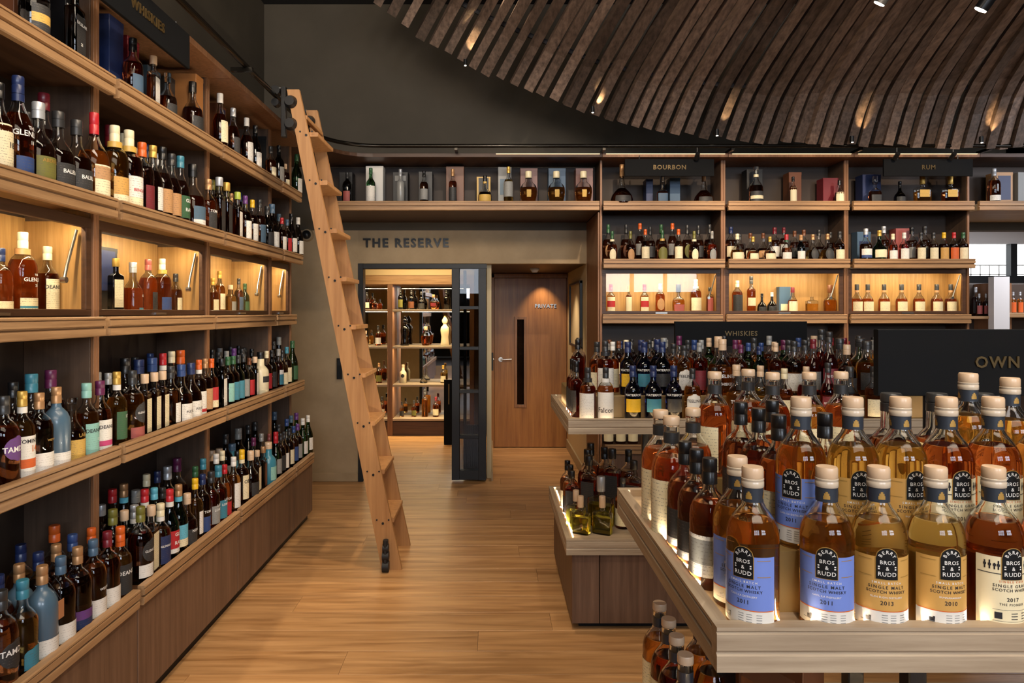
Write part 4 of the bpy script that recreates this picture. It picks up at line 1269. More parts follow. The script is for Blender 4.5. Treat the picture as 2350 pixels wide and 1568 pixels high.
row_left('second row, ladder wall middle shelf', -1.648, zm, [
    (-20, 'round', .3, 'dark', 'black', 'cream'), (33, 'tall', .31, 'dark', 'black', 'charcoal'), (72, 'broad', .33, 'dark', 'teal', 'teal'), (114, 'round', .335, 'dark', 'plum', 'white'),
    (226, 'tall', .3, 'black', 'grey', 'grey'), (246, 'tall', .29, 'black', 'silver', 'charcoal'), (292, 'broad', .345, 'dark', 'black', 'charcoal'), (334, 'stout', .33, 'dark', 'navy', 'charcoal'),
    (357, 'stout', .33, 'dark', 'blue', 'charcoal'), (373, 'tall', .345, 'dark', 'red', 'cream', dict(neck='white')), (400, 'broad', .35, 'dark', 'orange', 'brown'), (385, 'tall', .35, 'dark', 'cream', 'tan'),
    (487, 'tall', .33, 'black', 'black', 'charcoal'), (502, 'broad', .31, 'black', 'charcoal', 'slate'), (520, 'tall', .31, 'dark', 'grey', 'slate'), (537, 'tall', .32, 'dark', 'purple', 'charcoal'),
    (556, 'tall', .31, 'green', 'charcoal', 'teal'), (578, 'tall', .3, 'black', 'black', 'brown'), (628, 'tall', .33, 'black', 'charcoal', 'charcoal'), (640, 'slope', .36, 'black', 'grey', 'charcoal'),
], 'bottles on the ladder wall middle shelf')
row_left('rear row, ladder wall middle shelf', -1.748, zm, [
    (310, 'tall', .33, 'dark', 'charcoal', 'charcoal'), (345, 'tall', .34, 'dark', 'blue', 'navy'), (413, 'broad', .36, 'dark', 'charcoal', 'brown'), (505, 'tall', .32, 'black', 'grey', 'charcoal'),
    (530, 'tall', .32, 'black', 'charcoal', 'slate'), (548, 'tall', .32, 'black', 'black', 'charcoal'), (565, 'broad', .3, 'black', 'charcoal', 'charcoal')], 'bottles on the ladder wall middle shelf')
# ---- low shelf
zl = SHELF['low']
row_left('front row, ladder wall low shelf', -1.472, zl, [
    (-50, 'round', .285, 'mahogany', 'charcoal', 'charcoal'),
    (20, 'round', .29, 'mahogany', 'charcoal', 'charcoal', dict(shape='oval', lz=(.2, .5), half=66, text=[('TAMDHU', .38, .085, 'white')])),
    (68, 'broad', .285, 'golden', 'teal', 'teal', dict(lz=(.05, .28), shape='arch', half=55)),
    (116, 'round', .295, 'bluegrey', 'copper', None, dict(band2=('white', .02, .22), tagged=True)),
    (151, 'round', .29, 'dark', 'slate', None, dict(band2=('white', .03, .25))),
    (185, 'round', .29, 'dark', 'copper', 'purple', dict(lz=(.04, .26), band=('navy', .0, .5))),
    (220, 'round', .285, 'amber', 'slate', None, dict(band2=('white', .03, .26), text=[('WESTERN', .38, .045, 'white')])),
    (248, 'round', .285, 'mahogany', 'darkred', None, dict(band2=('white', .03, .28))),
    (277, 'broad', .275, 'golden', 'orange', 'charcoal', dict(lz=(.06, .48), neck='orange', text=[('DEANSTON', .36, .08, 'white')], ink=.2)),
    (329, 'round', .31, 'dark', 'olive', 'charcoal', dict(shape='oval', lz=(.26, .58), half=60, band2=('white', .08, .25), text=[('GLENGOYNE', .42, .045, 'white')])),
    (346, 'square', .29, 'dark', 'cork', 'cream', dict(half=22)),
    (365, 'broad', .275, 'amber', 'cream', 'navy', dict(lz=(.06, .5), neck='white', text=[('GLENGLASSAUGH', .34, .045, 'white')])),
    (388, 'slope', .315, 'green', 'red', 'red', dict(neck='white', band=('white', 0, .2), text=[('GLEN', .36, .07, 'white'), ('RANT', .24, .07, 'white')])),
    (410, 'slope', .315, 'green', 'copper', 'sky', dict(neck='sky', band=('cream', 0, .35))),
    (432, 'stout', .25, 'dark', 'cork', 'charcoal', dict(text=[('NOMAD', .3, .07, 'white')])),
    (445, 'tall', .30, 'golden', 'yellow', 'white', dict(half=40)),
    (465, 'tall', .30, 'dark', 'navy', 'blue', dict(lz=(.05, .3), text=[('TOMATIN', .38, .06, 'white')])),
    (486, 'broad', .29, 'mahogany', 'charcoal', 'grey', dict(text=[('LOCH', .4, .06, 'white'), ('LOMOND', .32, .06, 'white')])),
    (505, 'broad', .30, 'mahogany', 'teal', 'teal', dict(text=[('LOCH', .4, .06, 'white'), ('LOMOND', .32, .06, 'white')])),
    (520, 'tall', .285, 'mahogany', 'red', 'red', dict(lz=(.05, .3), text=[('TOMATIN', .36, .06, 'white')])),
    (536, 'tall', .30, 'amber', 'white', 'white', dict(lz=(.06, .52))),
    (555, 'tall', .315, 'dark', 'yellow', 'cream', dict(neck='cream', lz=(.1, .54), text=[('OBAN', .42, .09, 'dark')])),
    (575, 'stout', .28, 'dark', 'cork', 'charcoal'), (590, 'square', .26, 'dark', 'cork', 'cream'), (604, 'square', .26, 'dark', 'copper', 'brown'),
    (616, 'jug', .27, 'teal', 'cork', 'mint'), (633, 'slope', .31, 'green', 'red', 'grey', dict(neck='red')), (645, 'tall', .28, 'dark', 'charcoal', 'charcoal'),
    (655, 'tall', .28, 'dark', 'charcoal', 'white'), (664, 'tall', .28, 'dark', 'charcoal', 'cream'), (674, 'tall', .28, 'dark', 'blue', 'blue'), (683, 'tall', .28, 'dark', 'purple', 'grey'),
    (695, 'slope', .3, 'green', 'white', 'white'), (704, 'slope', .3, 'green', 'white', 'white'),
], 'bottles on the ladder wall low shelf')
row_left('second row, ladder wall low shelf', -1.566, zl, [
    (0, 'round', .29, 'dark', 'navy', 'cream'), (50, 'round', .29, 'bluegrey', 'copper', None), (92, 'round', .295, 'dark', 'navy', None, WL), (126, 'round', .29, 'dark', 'copper', None), (158, 'round', .295, 'dark', 'blue', None, WL),
    (213, 'round', .28, 'dark', 'orange', None), (268, 'round', .31, 'dark', 'olive', 'charcoal'), (293, 'square', .28, 'dark', 'cork', 'grey'), (303, 'broad', .28, 'dark', 'silver', 'white', dict(neck='white')),
    (334, 'slope', .325, 'green', 'red', 'red', dict(neck='white')), (350, 'slope', .31, 'green', 'sky', 'sky'), (366, 'tall', .29, 'dark', 'charcoal', 'blue'), (448, 'tall', .31, 'dark', 'green', 'charcoal'), (466, 'tall', .33, 'dark', 'teal', 'charcoal'),
    (489, 'tall', .32, 'amber', 'white', 'cream', dict(neck='white')), (504, 'tall', .32, 'golden', 'cream', 'white'), (545, 'stout', .27, 'dark', 'black', 'charcoal'), (582, 'tall', .3, 'dark', 'plum', 'slate'), (600, 'tall', .3, 'dark', 'grey', 'charcoal'),
    (618, 'tall', .27, 'dark', 'rose', 'cream'), (640, 'tall', .3, 'dark', 'charcoal', 'white'), (658, 'slope', .31, 'green', 'blue', 'grey'), (668, 'slope', .32, 'green', 'bluegrey', 'blue'), (680, 'slope', .32, 'green', 'purple', 'white'),
], 'bottles on the ladder wall low shelf')
row_left('rear row, ladder wall low shelf', -1.672, zl, [
    (48, 'round', .30, 'golden', 'navy', 'white', dict(half=40)), (125, 'broad', .31, 'golden', 'orange', 'charcoal', dict(text=[('ARDNA', .3, .07, 'white')])), (232, 'square', .3, 'dark', 'silver', 'cream'), (262, 'slope', .345, 'dark', 'red', 'charcoal'), (280, 'slope', .345, 'green', 'copper', 'teal', dict(neck='sky')),
    (312, 'stout', .29, 'dark', 'grey', 'teal'), (336, 'tall', .34, 'dark', 'cream', 'copper'), (361, 'tall', .33, 'dark', 'navy', 'blue', dict(text=[('TOMATIN', .4, .06, 'grey' if False else 'white')])), (386, 'broad', .33, 'dark', 'silver', 'charcoal', dict(text=[('LOCH', .4, .06, 'white'), ('LOMOND', .32, .06, 'white')])), (405, 'broad', .35, 'dark', 'plum', 'charcoal'),
    (493, 'stout', .3, 'dark', 'cork', 'charcoal'), (510, 'stout', .29, 'dark', 'cork', 'charcoal'), (527, 'jug', .28, 'teal', 'slate', 'slate'), (512, 'tall', .36, 'black', 'charcoal', 'grey'), (545, 'broad', .36, 'black', 'grey', 'charcoal'), (570, 'slope', .35, 'black', 'charcoal', 'grey'), (586, 'slope', .35, 'black', 'charcoal', 'slate'),
    (630, 'slope', .36, 'black', 'slate', 'slate'), (645, 'slope', .36, 'black', 'slate', 'slate'),
], 'bottles on the ladder wall low shelf')
# ---- shelf above the case
zu = SHELF['upper']
row_left('front row, ladder wall upper shelf', -1.553, zu, [
    (-30, 'tall', .29, 'dark', 'gold', 'white'),
    (4, 'slope', .29, 'dark', 'black', 'cream', dict(lz=(.05, .55), text=[('18', .32, .09, 'dark')])),
    (40, 'slope', .34, 'mahogany', 'navy', 'blue', dict(lz=(.03, .22), neck='navy', text=[('THE', .50, .05, 'white'), ('GLENLIVET', .44, .075, 'white'), ('18', .36, .05, 'white')])),
    (92, 'stout', .285, 'dark', 'silver', 'olive', dict(lz=(.03, .34), text=[('ABERFELDY', .29, .06, 'gold')])),
    (131, 'stout', .285, 'dark', 'charcoal', 'charcoal', dict(text=[('BALBLAIR', .24, .07, 'white')])),
    (177, 'stout', .285, 'dark', 'charcoal', 'charcoal', dict(text=[('BALBLAIR', .24, .07, 'white')])),
    (219, 'flagon', .345, 'amber', 'red', 'cream', dict(lz=(.04, .40), band=('copper', .55, .95))),
    (264, 'round', .335, 'golden', 'cream', 'ochre', dict(lz=(.05, .36), neck='gold', band=('cream', 0, .3))),
    (302, 'round', .345, 'dark', 'cream', 'white', dict(lz=(.05, .42), neck='gold', band=('cream', 0, .3), text=[('BENCADAM', .25, .05, 'red')])),
    (330, 'round', .32, 'dark', 'orange', 'darkred', dict(half=50)),
    (347, 'slope', .33, 'dark', 'gold', 'white', dict(half=40)), (369, 'slope', .345, 'dark', 'black', 'tan'), (390, 'slope', .335, 'dark', 'charcoal', 'tan'),
    (412, 'slope', .345, 'dark', 'teal', 'green', dict(text=[('GLEN', .35, .07, 'white'), ('RANT', .22, .07, 'white')])),
    (443, 'stout', .335, 'mahogany', 'black', 'bluegrey', dict(band=('white', 0, .3))),
    (478, 'broad', .295, 'dark', 'copper', 'charcoal', dict(text=[('TOMATIN', .4, .07, 'white')])),
    (503, 'square', .335, 'dark', 'silver', 'charcoal'), (520, 'square', .325, 'dark', 'gold', 'charcoal'),
    (545, 'square', .30, 'dark', 'lime', 'white'), (563, 'tall', .30, 'dark', 'purple', 'white'), (579, 'tall', .295, 'dark', 'yellow', 'white'),
    (596, 'tall', .32, 'dark', 'charcoal', 'bluegrey'), (615, 'broad', .30, 'black', 'charcoal', 'charcoal'), (631, 'broad', .33, 'black', 'slate', 'white'),
    (647, 'tall', .265, 'dark', 'red', 'white'), (659, 'tall', .27, 'dark', 'slate', 'red'), (669, 'slope', .33, 'black', 'black', 'white'), (680, 'slope', .325, 'black', 'white', 'white'),
], 'bottles on the ladder wall shelf above the case')
row_left('second row, ladder wall upper shelf', -1.655, zu, [
    (65, 'tall', .28, 'dark', 'charcoal', 'charcoal'), (99, 'slope', .375, 'dark', 'darkred', 'charcoal'), (228, 'round', .34, 'dark', 'silver', 'charcoal'), (253, 'flagon', .375, 'amber', 'darkred', 'cream'), (272, 'round', .37, 'golden', 'cream', 'cream'), (317, 'tall', .33, 'dark', 'cork', 'cream'), (336, 'tall', .37, 'dark', 'navy', 'charcoal'),
    (360, 'slope', .35, 'dark', 'silver', 'charcoal'), (487, 'tall', .35, 'dark', 'olive', 'charcoal'), (530, 'tall', .32, 'dark', 'copper', 'charcoal'), (550, 'tall', .35, 'black', 'navy', 'charcoal'), (560, 'tall', .31, 'dark', 'grey', 'charcoal'), (640, 'tall', .33, 'black', 'bluegrey', 'charcoal'),
], 'bottles on the ladder wall shelf above the case')
# ---- glass case
zc = LIPS['case'][1] + .009
row_left('the ladder wall glass cases', -1.74, zc, [
    (2, 'round', .235, 'mahogany', 'navy', 'cream', dict(lz=(.04, .2))),
    (52, 'round', .305, 'mahogany', 'cream', 'cream', dict(lz=(.06, .2), neck='tan', band=('teal', .1, .3), text=[('THE', .48, .035, 'white'), ('GLENLIVET', .42, .065, 'white'), ('21', .35, .045, 'white')])),
    (117, 'broad', .265, 'mahogany', 'cream', 'cream', dict(lz=(.06, .52), text=[('DEANSTON', .40, .075, 'dark')])),
    (305, 'stout', .25, 'mahogany', 'silver', 'teal', dict(lz=(.03, .12), half=30, text=[('12', .35, .06, 'white')])), (340, 'round', .275, 'mahogany', 'rose', 'charcoal', dict(half=40)), (372, 'round', .29, 'dark', 'cream', 'blue', dict(lz=(.03, .3), neck='gold')),
    (408, 'broad', .22, 'amber', 'charcoal', 'cream', dict(half=55)), (489, 'broad', .22, 'dark', 'gold', 'cream'), (504, 'tall', .27, 'amber', 'gold', 'cream'), (529, 'jug', .19, 'pale', 'cork', 'grey'), (548, 'tall', .24, 'dark', 'charcoal', 'slate'), (562, 'broad', .21, 'green', 'green', 'green'),
    (630, 'broad', .2, 'amber', 'copper', 'cream'),
], 'bottles in the ladder wall glass cases')
Yk = F * 1.72 / (CXP - 252)
carton('dark open presentation box with a navy lining in the ladder wall case', (-1.79, Yk, zc), R(90), .16, .12, .30, 'black', None, None, ('navy', .35, .95))
bottle((-1.69, Yk - .005, zc), R(72), 'square', .25, 'black', 'gold', 'cream', 'black square bottle with a long cream label before the open presentation box', None, dict(half=22, lz=(.12, .62)), 24)
carton('tall pale and blue carton at the dark end of the ladder wall case', (-1.76, F * 1.70 / (CXP - 228) - .055, zc), R(90), .045, .1, .28, 'slate', None, None, ('cream', .3, .62))
# ---- top shelf: boxes and special bottles
zt1 = SHELF['top']
def lbox(x, X, w, d, h, col, label, **k):
    carton(label, (X, F * -X / (CXP - x), zt1), R(90), w, d, h, col, None, k.get('text'), k.get('face'))
lbox(20, -1.70, .12, .12, .36, 'brown', 'brown carton at the picture edge of the ladder wall top shelf')
lbox(140, -1.72, .13, .12, .34, 'black', 'black carton with white lettering on the ladder wall top shelf', text=('BALBLAIR', .03, .8, 'ink_white'))
lbox(238, -1.66, .11, .11, .33, 'navy', 'navy carton with pale blossom print on the ladder wall top shelf', face=('slate', .1, .25))
lbox(281, -1.67, .10, .1, .31, 'darkred', 'dark red carton with a pale foot on the ladder wall top shelf', face=('bluegrey', .04, .2))
lbox(331, -1.75, .13, .1, .30, 'slate', 'grey-blue carton behind the square decanter on the top shelf')
lbox(378, -1.72, .11, .1, .30, 'charcoal', 'charcoal carton beside the square decanter on the top shelf')
lbox(428, -1.63, .09, .14, .335, 'oak', 'tall oak box standing open on the ladder wall top shelf')
lbox(447, -1.72, .10, .1, .33, 'brown', 'dark brown wooden box behind the bell bottle on the top shelf')
lbox(487, -1.70, .12, .12, .33, 'brown', 'brown polished box with a navy edge on the top shelf', face=('navy', .05, .95))
lbox(600, -1.66, .10, .1, .33, 'black', 'black carton near the ladder on the ladder wall top shelf')
row_left('the ladder wall top shelf', -1.565, zt1, [
    (78, 'round', .30, 'black', 'silver', 'charcoal', dict(band=('gold', .4, .7))), (172, 'square', .31, 'black', 'charcoal', 'charcoal', dict(text=[('BALBLAIR', .5, .055, 'white'), ('25', .26, .05, 'white')])),
    (305, 'broad', .27, 'dark', 'black', 'slate'), (352, 'square', .26, 'mahogany', 'cork', 'white', dict(half=24, lz=(.06, .62))), (385, 'stout', .23, 'dark', 'glass', 'charcoal'), (442, 'stout', .28, 'dark', 'black', 'charcoal'),
    (505, 'slope', .335, 'dark', 'white', 'cream', dict(lz=(.15, .52))), (535, 'slope', .31, 'dark', 'silver', 'charcoal'), (566, 'slope', .315, 'dark', 'white', 'white', dict(lz=(.06, .5))), (586, 'slope', .31, 'black', 'black', 'white', dict(lz=(.06, .42))),
    (622, 'broad', .25, 'dark', 'charcoal', 'cream'), (640, 'tall', .30, 'black', 'black', 'grey'), (655, 'round', .2, 'dark', 'cork', 'cream'), (676, 'slope', .34, 'green', 'green', 'white'),
], 'bottles on the ladder wall top shelf')

# ================================================================== back wall
Yf = 5.785; Yg = 5.885; Yh = 5.985
def bt(x, kind, h, liq, cap, lab, **k): return (x, kind, h, liq, cap, lab, k)
ov = dict(shape='oval', lz=(.02, .42), half=40)
z2 = SHELF['upper']
row_back('front row, bourbon bay second shelf', Yf, z2, [
    bt(1405, 'flagon', .262, 'mahogany', 'green', 'cream', neck='cream', **ov), bt(1447, 'flagon', .262, 'dark', 'olive', 'tan', **ov), bt(1481, 'slope', .278, 'dark', 'orange', 'cream', lz=(.1, .46)),
    bt(1520, 'flagon', .27, 'mahogany', 'green', 'olive', neck='gold', shape='oval', lz=(.03, .47), half=60), bt(1557, 'slope', .28, 'dark', 'orange', 'cream', lz=(.1, .46)), bt(1593, 'flagon', .262, 'dark', 'olive', 'cream', neck='cream', **ov),
    bt(1634, 'flagon', .262, 'mahogany', 'grey', 'grey', **ov)], 'bottles on the bourbon bay second shelf')
row_back('second row, bourbon bay second shelf', Yg + .02, z2 + .035, [
    bt(1396, 'flagon', .30, 'dark', 'green', 'tan', **ov), bt(1437, 'flagon', .30, 'dark', 'charcoal', 'brown', **ov), bt(1471, 'slope', .31, 'dark', 'orange', 'grey'), bt(1495, 'flagon', .28, 'dark', 'charcoal', 'charcoal'), bt(1512, 'flagon', .30, 'dark', 'green', 'charcoal'),
    bt(1543, 'slope', .31, 'dark', 'orange', 'grey'), bt(1580, 'flagon', .295, 'dark', 'charcoal', 'olive', **ov), bt(1605, 'flagon', .29, 'dark', 'charcoal', 'charcoal'), bt(1623, 'flagon', .30, 'dark', 'charcoal', 'rose', **ov)], 'bottles on the bourbon bay second shelf')
row_back('front row, middle bay second shelf', Yf, z2, [
    bt(1692, 'squat', .24, 'amber', 'cream', 'cream'), bt(1728, 'squat', .215, 'mahogany', 'gold', 'cream', half=45), bt(1767, 'squat', .215, 'dark', 'gold', 'cream', half=60), bt(1805, 'stout', .235, 'dark', 'red', 'white', neck='green'),
    bt(1838, 'broad', .23, 'black', 'tan', 'white'), bt(1865, 'squat', .235, 'golden', 'copper', 'charcoal', half=35, shape='oval', lz=(.06, .5)), bt(1899, 'squat', .24, 'amber', 'copper', 'charcoal', half=40, shape='oval', lz=(.06, .5)), bt(1927, 'broad', .26, 'dark', 'charcoal', 'cream')], 'bottles on the middle bay second shelf')
row_back('second row, middle bay second shelf', Yg + .03, z2 + .03, [
    bt(1681, 'broad', .285, 'dark', 'navy', 'cream'), bt(1702, 'broad', .22, 'dark', 'charcoal', 'charcoal'), bt(1718, 'squat', .23, 'dark', 'brown', 'cream'), bt(1750, 'squat', .23, 'dark', 'brown', 'tan'), bt(1780, 'broad', .28, 'dark', 'darkred', 'white'), bt(1794, 'tall', .28, 'dark', 'darkred', 'white'),
    bt(1825, 'broad', .25, 'dark', 'brown', 'charcoal'), bt(1843, 'broad', .26, 'dark', 'brown', 'charcoal'), bt(1880, 'squat', .26, 'dark', 'charcoal', 'charcoal'), bt(1905, 'broad', .24, 'dark', 'charcoal', 'charcoal')], 'bottles on the middle bay second shelf')
row_back('front row, rum bay second shelf', Yf, z2, [
    bt(1987, 'stout', .265, 'dark', 'silver', 'white', band=('blue', 0, .3), neck='blue', dz=.02), bt(2018, 'squat', .25, 'green', 'gold', 'cream', dz=.02), bt(2049, 'broad', .24, 'mahogany', 'cream', 'white'), bt(2075, 'broad', .25, 'ruby', 'white', 'white', lz=(.05, .45)),
    bt(2113, 'broad', .25, 'dark', 'charcoal', 'cream', lz=(.05, .48)), bt(2142, 'broad', .25, 'dark', 'charcoal', 'cream', lz=(.05, .48)), bt(2166, 'broad', .252, 'dark', 'yellow', 'ochre', lz=(.05, .48)), bt(2189, 'broad', .252, 'dark', 'red', 'orange', lz=(.05, .48)), bt(2215, 'broad', .252, 'dark', 'green', 'cream', lz=(.05, .48))], 'bottles on the rum bay second shelf')
row_back('second row, rum bay second shelf', Yg + .02, z2 + .02, [
    bt(2028, 'broad', .30, 'dark', 'silver', 'charcoal'), bt(2092, 'broad', .29, 'dark', 'black', 'grey'), bt(2122, 'broad', .30, 'dark', 'charcoal', 'grey')], 'bottles on the rum bay second shelf')
def bbox(x, Y, z, w, d, h, col, label, **k):
    carton(label, (px(x, Y), Y, z), 0, w, d, h, col, None, k.get('text'), k.get('face'))
bbox(1976, Yh + .03, z2, .12, .1, .28, 'slate', 'blue and silver carton at the dark side of the rum bay', face=('navy', .55, .7))
bbox(2064, Yh + .03, z2, .12, .1, .31, 'rose', 'brown wooden box behind the rum bottles on the second shelf')
# low dish shelf riser
zca = LIPS['case'][1] + .009; Yc = 5.93
row_back('the bourbon bay glass case', Yc, zca, [
    bt(1402, 'broad', .254, 'amber', 'red', 'cream', lz=(.03, .56), band=('red', .35, .75), half=62), bt(1443, 'slim', .238, 'dark', 'gold', 'cream', lz=(.05, .6)), bt(1479, 'broad', .254, 'amber', 'red', 'cream', lz=(.03, .56), band=('red', .35, .75), half=62), bt(1515, 'round', .259, 'mahogany', 'silver', 'tan', shape='oval', lz=(.1, .5), half=50),
    bt(1557, 'decanter', .254, 'amber', 'charcoal', 'rose', lz=(.04, .3)), bt(1597, 'round', .297, 'mahogany', 'cream', 'cream', lz=(.08, .46), neck='white'), bt(1629, 'square', .227, 'mahogany', 'charcoal', 'rose', half=25)], 'bottles in the bourbon bay glass case', 24)
row_back('the middle bay glass case', Yc, zca, [
    bt(1692, 'round', .286, 'mahogany', 'cream', 'charcoal', lz=(.03, .56)), bt(1724, 'slim', .324, 'mahogany', 'charcoal', 'cream', lz=(.2, .42)), bt(1752, 'squat', .173, 'black', 'black', 'charcoal'), bt(1768, 'squat', .184, 'black', 'white', 'charcoal'), bt(1819, 'stout', .227, 'mahogany', 'darkred', 'cream', lz=(.03, .46)),
    bt(1863, 'brick', .189, 'golden', 'glass', None), bt(1906, 'decanter', .248, 'amber', 'brown', 'amber' if False else None)], 'bottles in the middle bay glass case', 24)
bbox(1798, Yc + .1, zca, .10, .06, .235, 'slate', 'grey-blue carton behind the cream label bottle in the middle bay case', face=('cream', .1, .35))
row_back('the rum bay glass case', Yc, zca, [bt(x, 'stout', .254, 'mahogany', 'charcoal', 'cream', neck='copper', lz=(.03, .40)) for x in (1967, 1991, 2029, 2069, 2109, 2150, 2187)], 'bottles in the rum bay glass case', 24)
# top shelf of the back wall
zt = SHELF['top']
def topb(x, kind, h, liq, cap, lab, Y=5.80, where='the back wall top shelf', **k): return (x, kind, h, liq, cap, lab, k)
row_back('the back wall top shelf', 5.79, zt, [
    bt(797, 'round', .28, 'black', 'charcoal', 'rose', half=40), bt(851, 'tall', .315, 'green', 'green', 'white', lz=(.06, .5)), bt(919, 'slim', .305, 'silver' if False else 'grey', 'silver', None), bt(973, 'tall', .29, 'dark', 'black', 'grey', lz=(.14, .46)), bt(1039, 'slim', .305, 'dark', 'copper', 'charcoal'),
    bt(1113, 'squat', .25, 'dark', 'black', 'gold', half=60, neck='gold'), bt(1167, 'tall', .325, 'golden', 'gold', 'grey', lz=(.2, .6)), bt(1213, 'urn', .285, 'amber', 'cream', 'gold', half=15), bt(1277, 'urn', .285, 'amber', 'cream', 'gold', half=15), bt(1339, 'urn', .285, 'amber', 'cream', 'gold', half=15),
    bt(1427, 'gourd', .345, 'dark', 'copper', 'charcoal'), bt(1520, 'decanter', .24, 'mahogany', 'glass', 'slate', lz=(.06, .4)), bt(1615, 'gourd', .30, 'dark', 'copper', 'charcoal'),
    bt(1735, 'stout', .325, 'dark', 'glass', 'charcoal', neck='cream', band=('cream', .3, .6)), bt(1820, 'tall', .24, 'dark', 'black', 'cream', lz=(.02, .62)), bt(1930, 'stout', .21, 'dark', 'black', 'cream', lz=(.05, .5)),
    bt(2008, 'decanter', .245, 'dark', 'glass', 'charcoal'), bt(2065, 'squat', .20, 'black', 'black', 'charcoal'), bt(2117, 'brick', .25, 'amber', 'gold', 'gold', half=14, lz=(.25, .5)), bt(2181, 'brick', .25, 'mahogany', 'gold', 'gold', half=14, lz=(.25, .5)),
    bt(2281, 'round', .31, 'dark', 'silver', 'white', lz=(.1, .25))], 'bottles on the back wall top shelf', 20)
for q in ((797, .115, .30, 'black', 'black carton at the ladder end of the bridge shelf', None), (862, .15, .355, 'white', 'white carton behind the green bottle on the bridge shelf', None), (921, .13, .30, 'black', 'black carton with silver scribble behind the silver bottle', ('grey', .75, .9)),
          (978, .12, .305, 'charcoal', 'charcoal carton on the bridge shelf', None), (1045, .155, .35, 'brown', 'brown wooden case behind the slim dark bottle on the bridge shelf', None), (1110, .12, .26, 'gold', 'gold trimmed carton behind the squat bottle on the bridge shelf', ('black', .02, .96)),
          (1158, .115, .345, 'grey', 'silver-grey carton behind the golden bottle on the bridge shelf', ('bluegrey', .3, .7)), (1213, .15, .335, 'rosegold', 'first rose-gold carton behind the round decanters', None), (1277, .15, .335, 'slate', 'dusky blue carton between the two rose-gold cartons', None), (1339, .15, .335, 'rosegold', 'rose-gold carton nearest the bourbon bay', None),
          (1487, .06, .24, 'navy', 'narrow navy carton under the bourbon sign', None), (1545, .09, .25, 'slate', 'blue tube carton under the bourbon sign', None), (1726, .14, .325, 'black', 'black framed carton behind the tall decanter on the middle bay top shelf', None), (1818, .11, .30, 'brown', 'brown carton behind the cream wrapped bottle on the middle bay', None),
          (1901, .15, .25, 'darkred', 'dark red carton beside the cream label bottle on the middle bay', None), (1992, .16, .28, 'navy', 'dark navy carton at the start of the rum bay top shelf', None), (2293, .15, .30, 'tan', 'tan open box behind the bottle over the bright passage', ('navy', .2, .9)), (2340, .12, .30, 'grey', 'grey carton with an anchor clasp over the bright passage', None)):
    bbox(q[0], 5.95, zt, q[1], .12, q[2], q[3], q[4], face=q[5])
# dark rows on the shelf below the case, glimpsed over the tables
rb = random.Random(21)
zmid = SHELF['mid']
for nm, x0, x1 in (('bourbon', 1394, 1650), ('middle', 1686, 1942), ('rum', 1972, 2232)):
    for ri, (Y, dz) in enumerate(((Yf, 0), (Yg, .0))):
        its = []
        x = x0 + ri * 6
        while x < x1:
            its.append(bt(x, rb.choice(['tall', 'broad', 'slope', 'round']), .285 + .028 * ri + rb.uniform(-.015, .02), rb.choice(['dark', 'dark', 'black', 'mahogany']), rb.choice(['black', 'charcoal', 'silver', 'darkred', 'navy', 'grey', 'brown']), rb.choice(['charcoal', 'cream', 'brown', 'slate'])))
            x += rb.uniform(23, 29)
        row_back(f"{['front', 'second', 'rear'][ri]} row, {nm} bay third shelf", Y, zmid, its, f'bottles on the {nm} bay shelf below the case', 12)
# lower shelf, seen only beside the door recess
row_back('the bourbon bay low shelf', Yf, SHELF['low'], [bt(x, 'broad', .29, 'dark', 'black', 'cream') for x in (1396, 1424, 1452)], 'bottles on the bourbon bay low shelf', 12)
# next room
def far_unit():
    t = empty('shelf_unit', (0, 8.0, 0)); tag(t, 'narrow dark shelving in the bright room beyond the passage', 'shelving')
    xa, xb_ = px(2235, 8.0), px(2280, 8.0)
    b = MB(); b.box(xa - .3, xb_, .3, .32, 0, pz(650, 8)); b.build('back_panel', M['back'], t)
    b = MB(); b.cbox(xb_ - .02, xb_, 0, .3, 0, pz(650, 8), .002, 2); b.build('side_panel', M['oak_z'], t)
    for y in (726, 800):
        b = MB(); b.box(xa - .3, xb_ - .02, -.02, .3, pz(y + 6, 8), pz(y, 8)); b.build('shelf', M['oak_x'], t)
    t = empty('shelf_unit', (0, 8.0, 0)); tag(t, 'oak shelving with orange label bottles in the bright room', 'shelving')
    xa, xb_ = px(2318, 8.0), px(2440, 8.0)
    b = MB(); b.box(xa, xb_, .3, .32, 0, pz(650, 8)); b.build('back_panel', M['back'], t)
    b = MB(); b.cbox(xa, xa + .02, 0, .3, 0, pz(650, 8), .002, 2); b.build('side_panel', M['oak_z'], t)
    for y in (718, 800):
        b = MB(); b.cbox(xa - .05, xb_, -.06, .3, pz(y + 11, 8), pz(y, 8), .003, 0); b.build('shelf', M['oak_x'], t)
far_unit()
row_back('the narrow far room shelf', 8.08, pz(726, 8), [bt(x, 'tall', .27, 'dark', 'silver', 'rose') for x in (2247, 2263)], 'red label bottles in the far room', 12)
row_back('the rear of the narrow far room shelf', 8.2, pz(726, 8), [bt(x, 'tall', .35, 'dark', 'silver', 'charcoal') for x in (2243, 2256, 2270)], 'dark bottles in the far room', 12)
row_back('the orange far room shelf', 8.08, pz(718, 8), [bt(x, 'tall', .25, 'amber', 'silver', 'orange', lz=(.02, .5)) for x in (2325, 2341, 2357, 2373)], 'orange label bottles in the far room', 12)
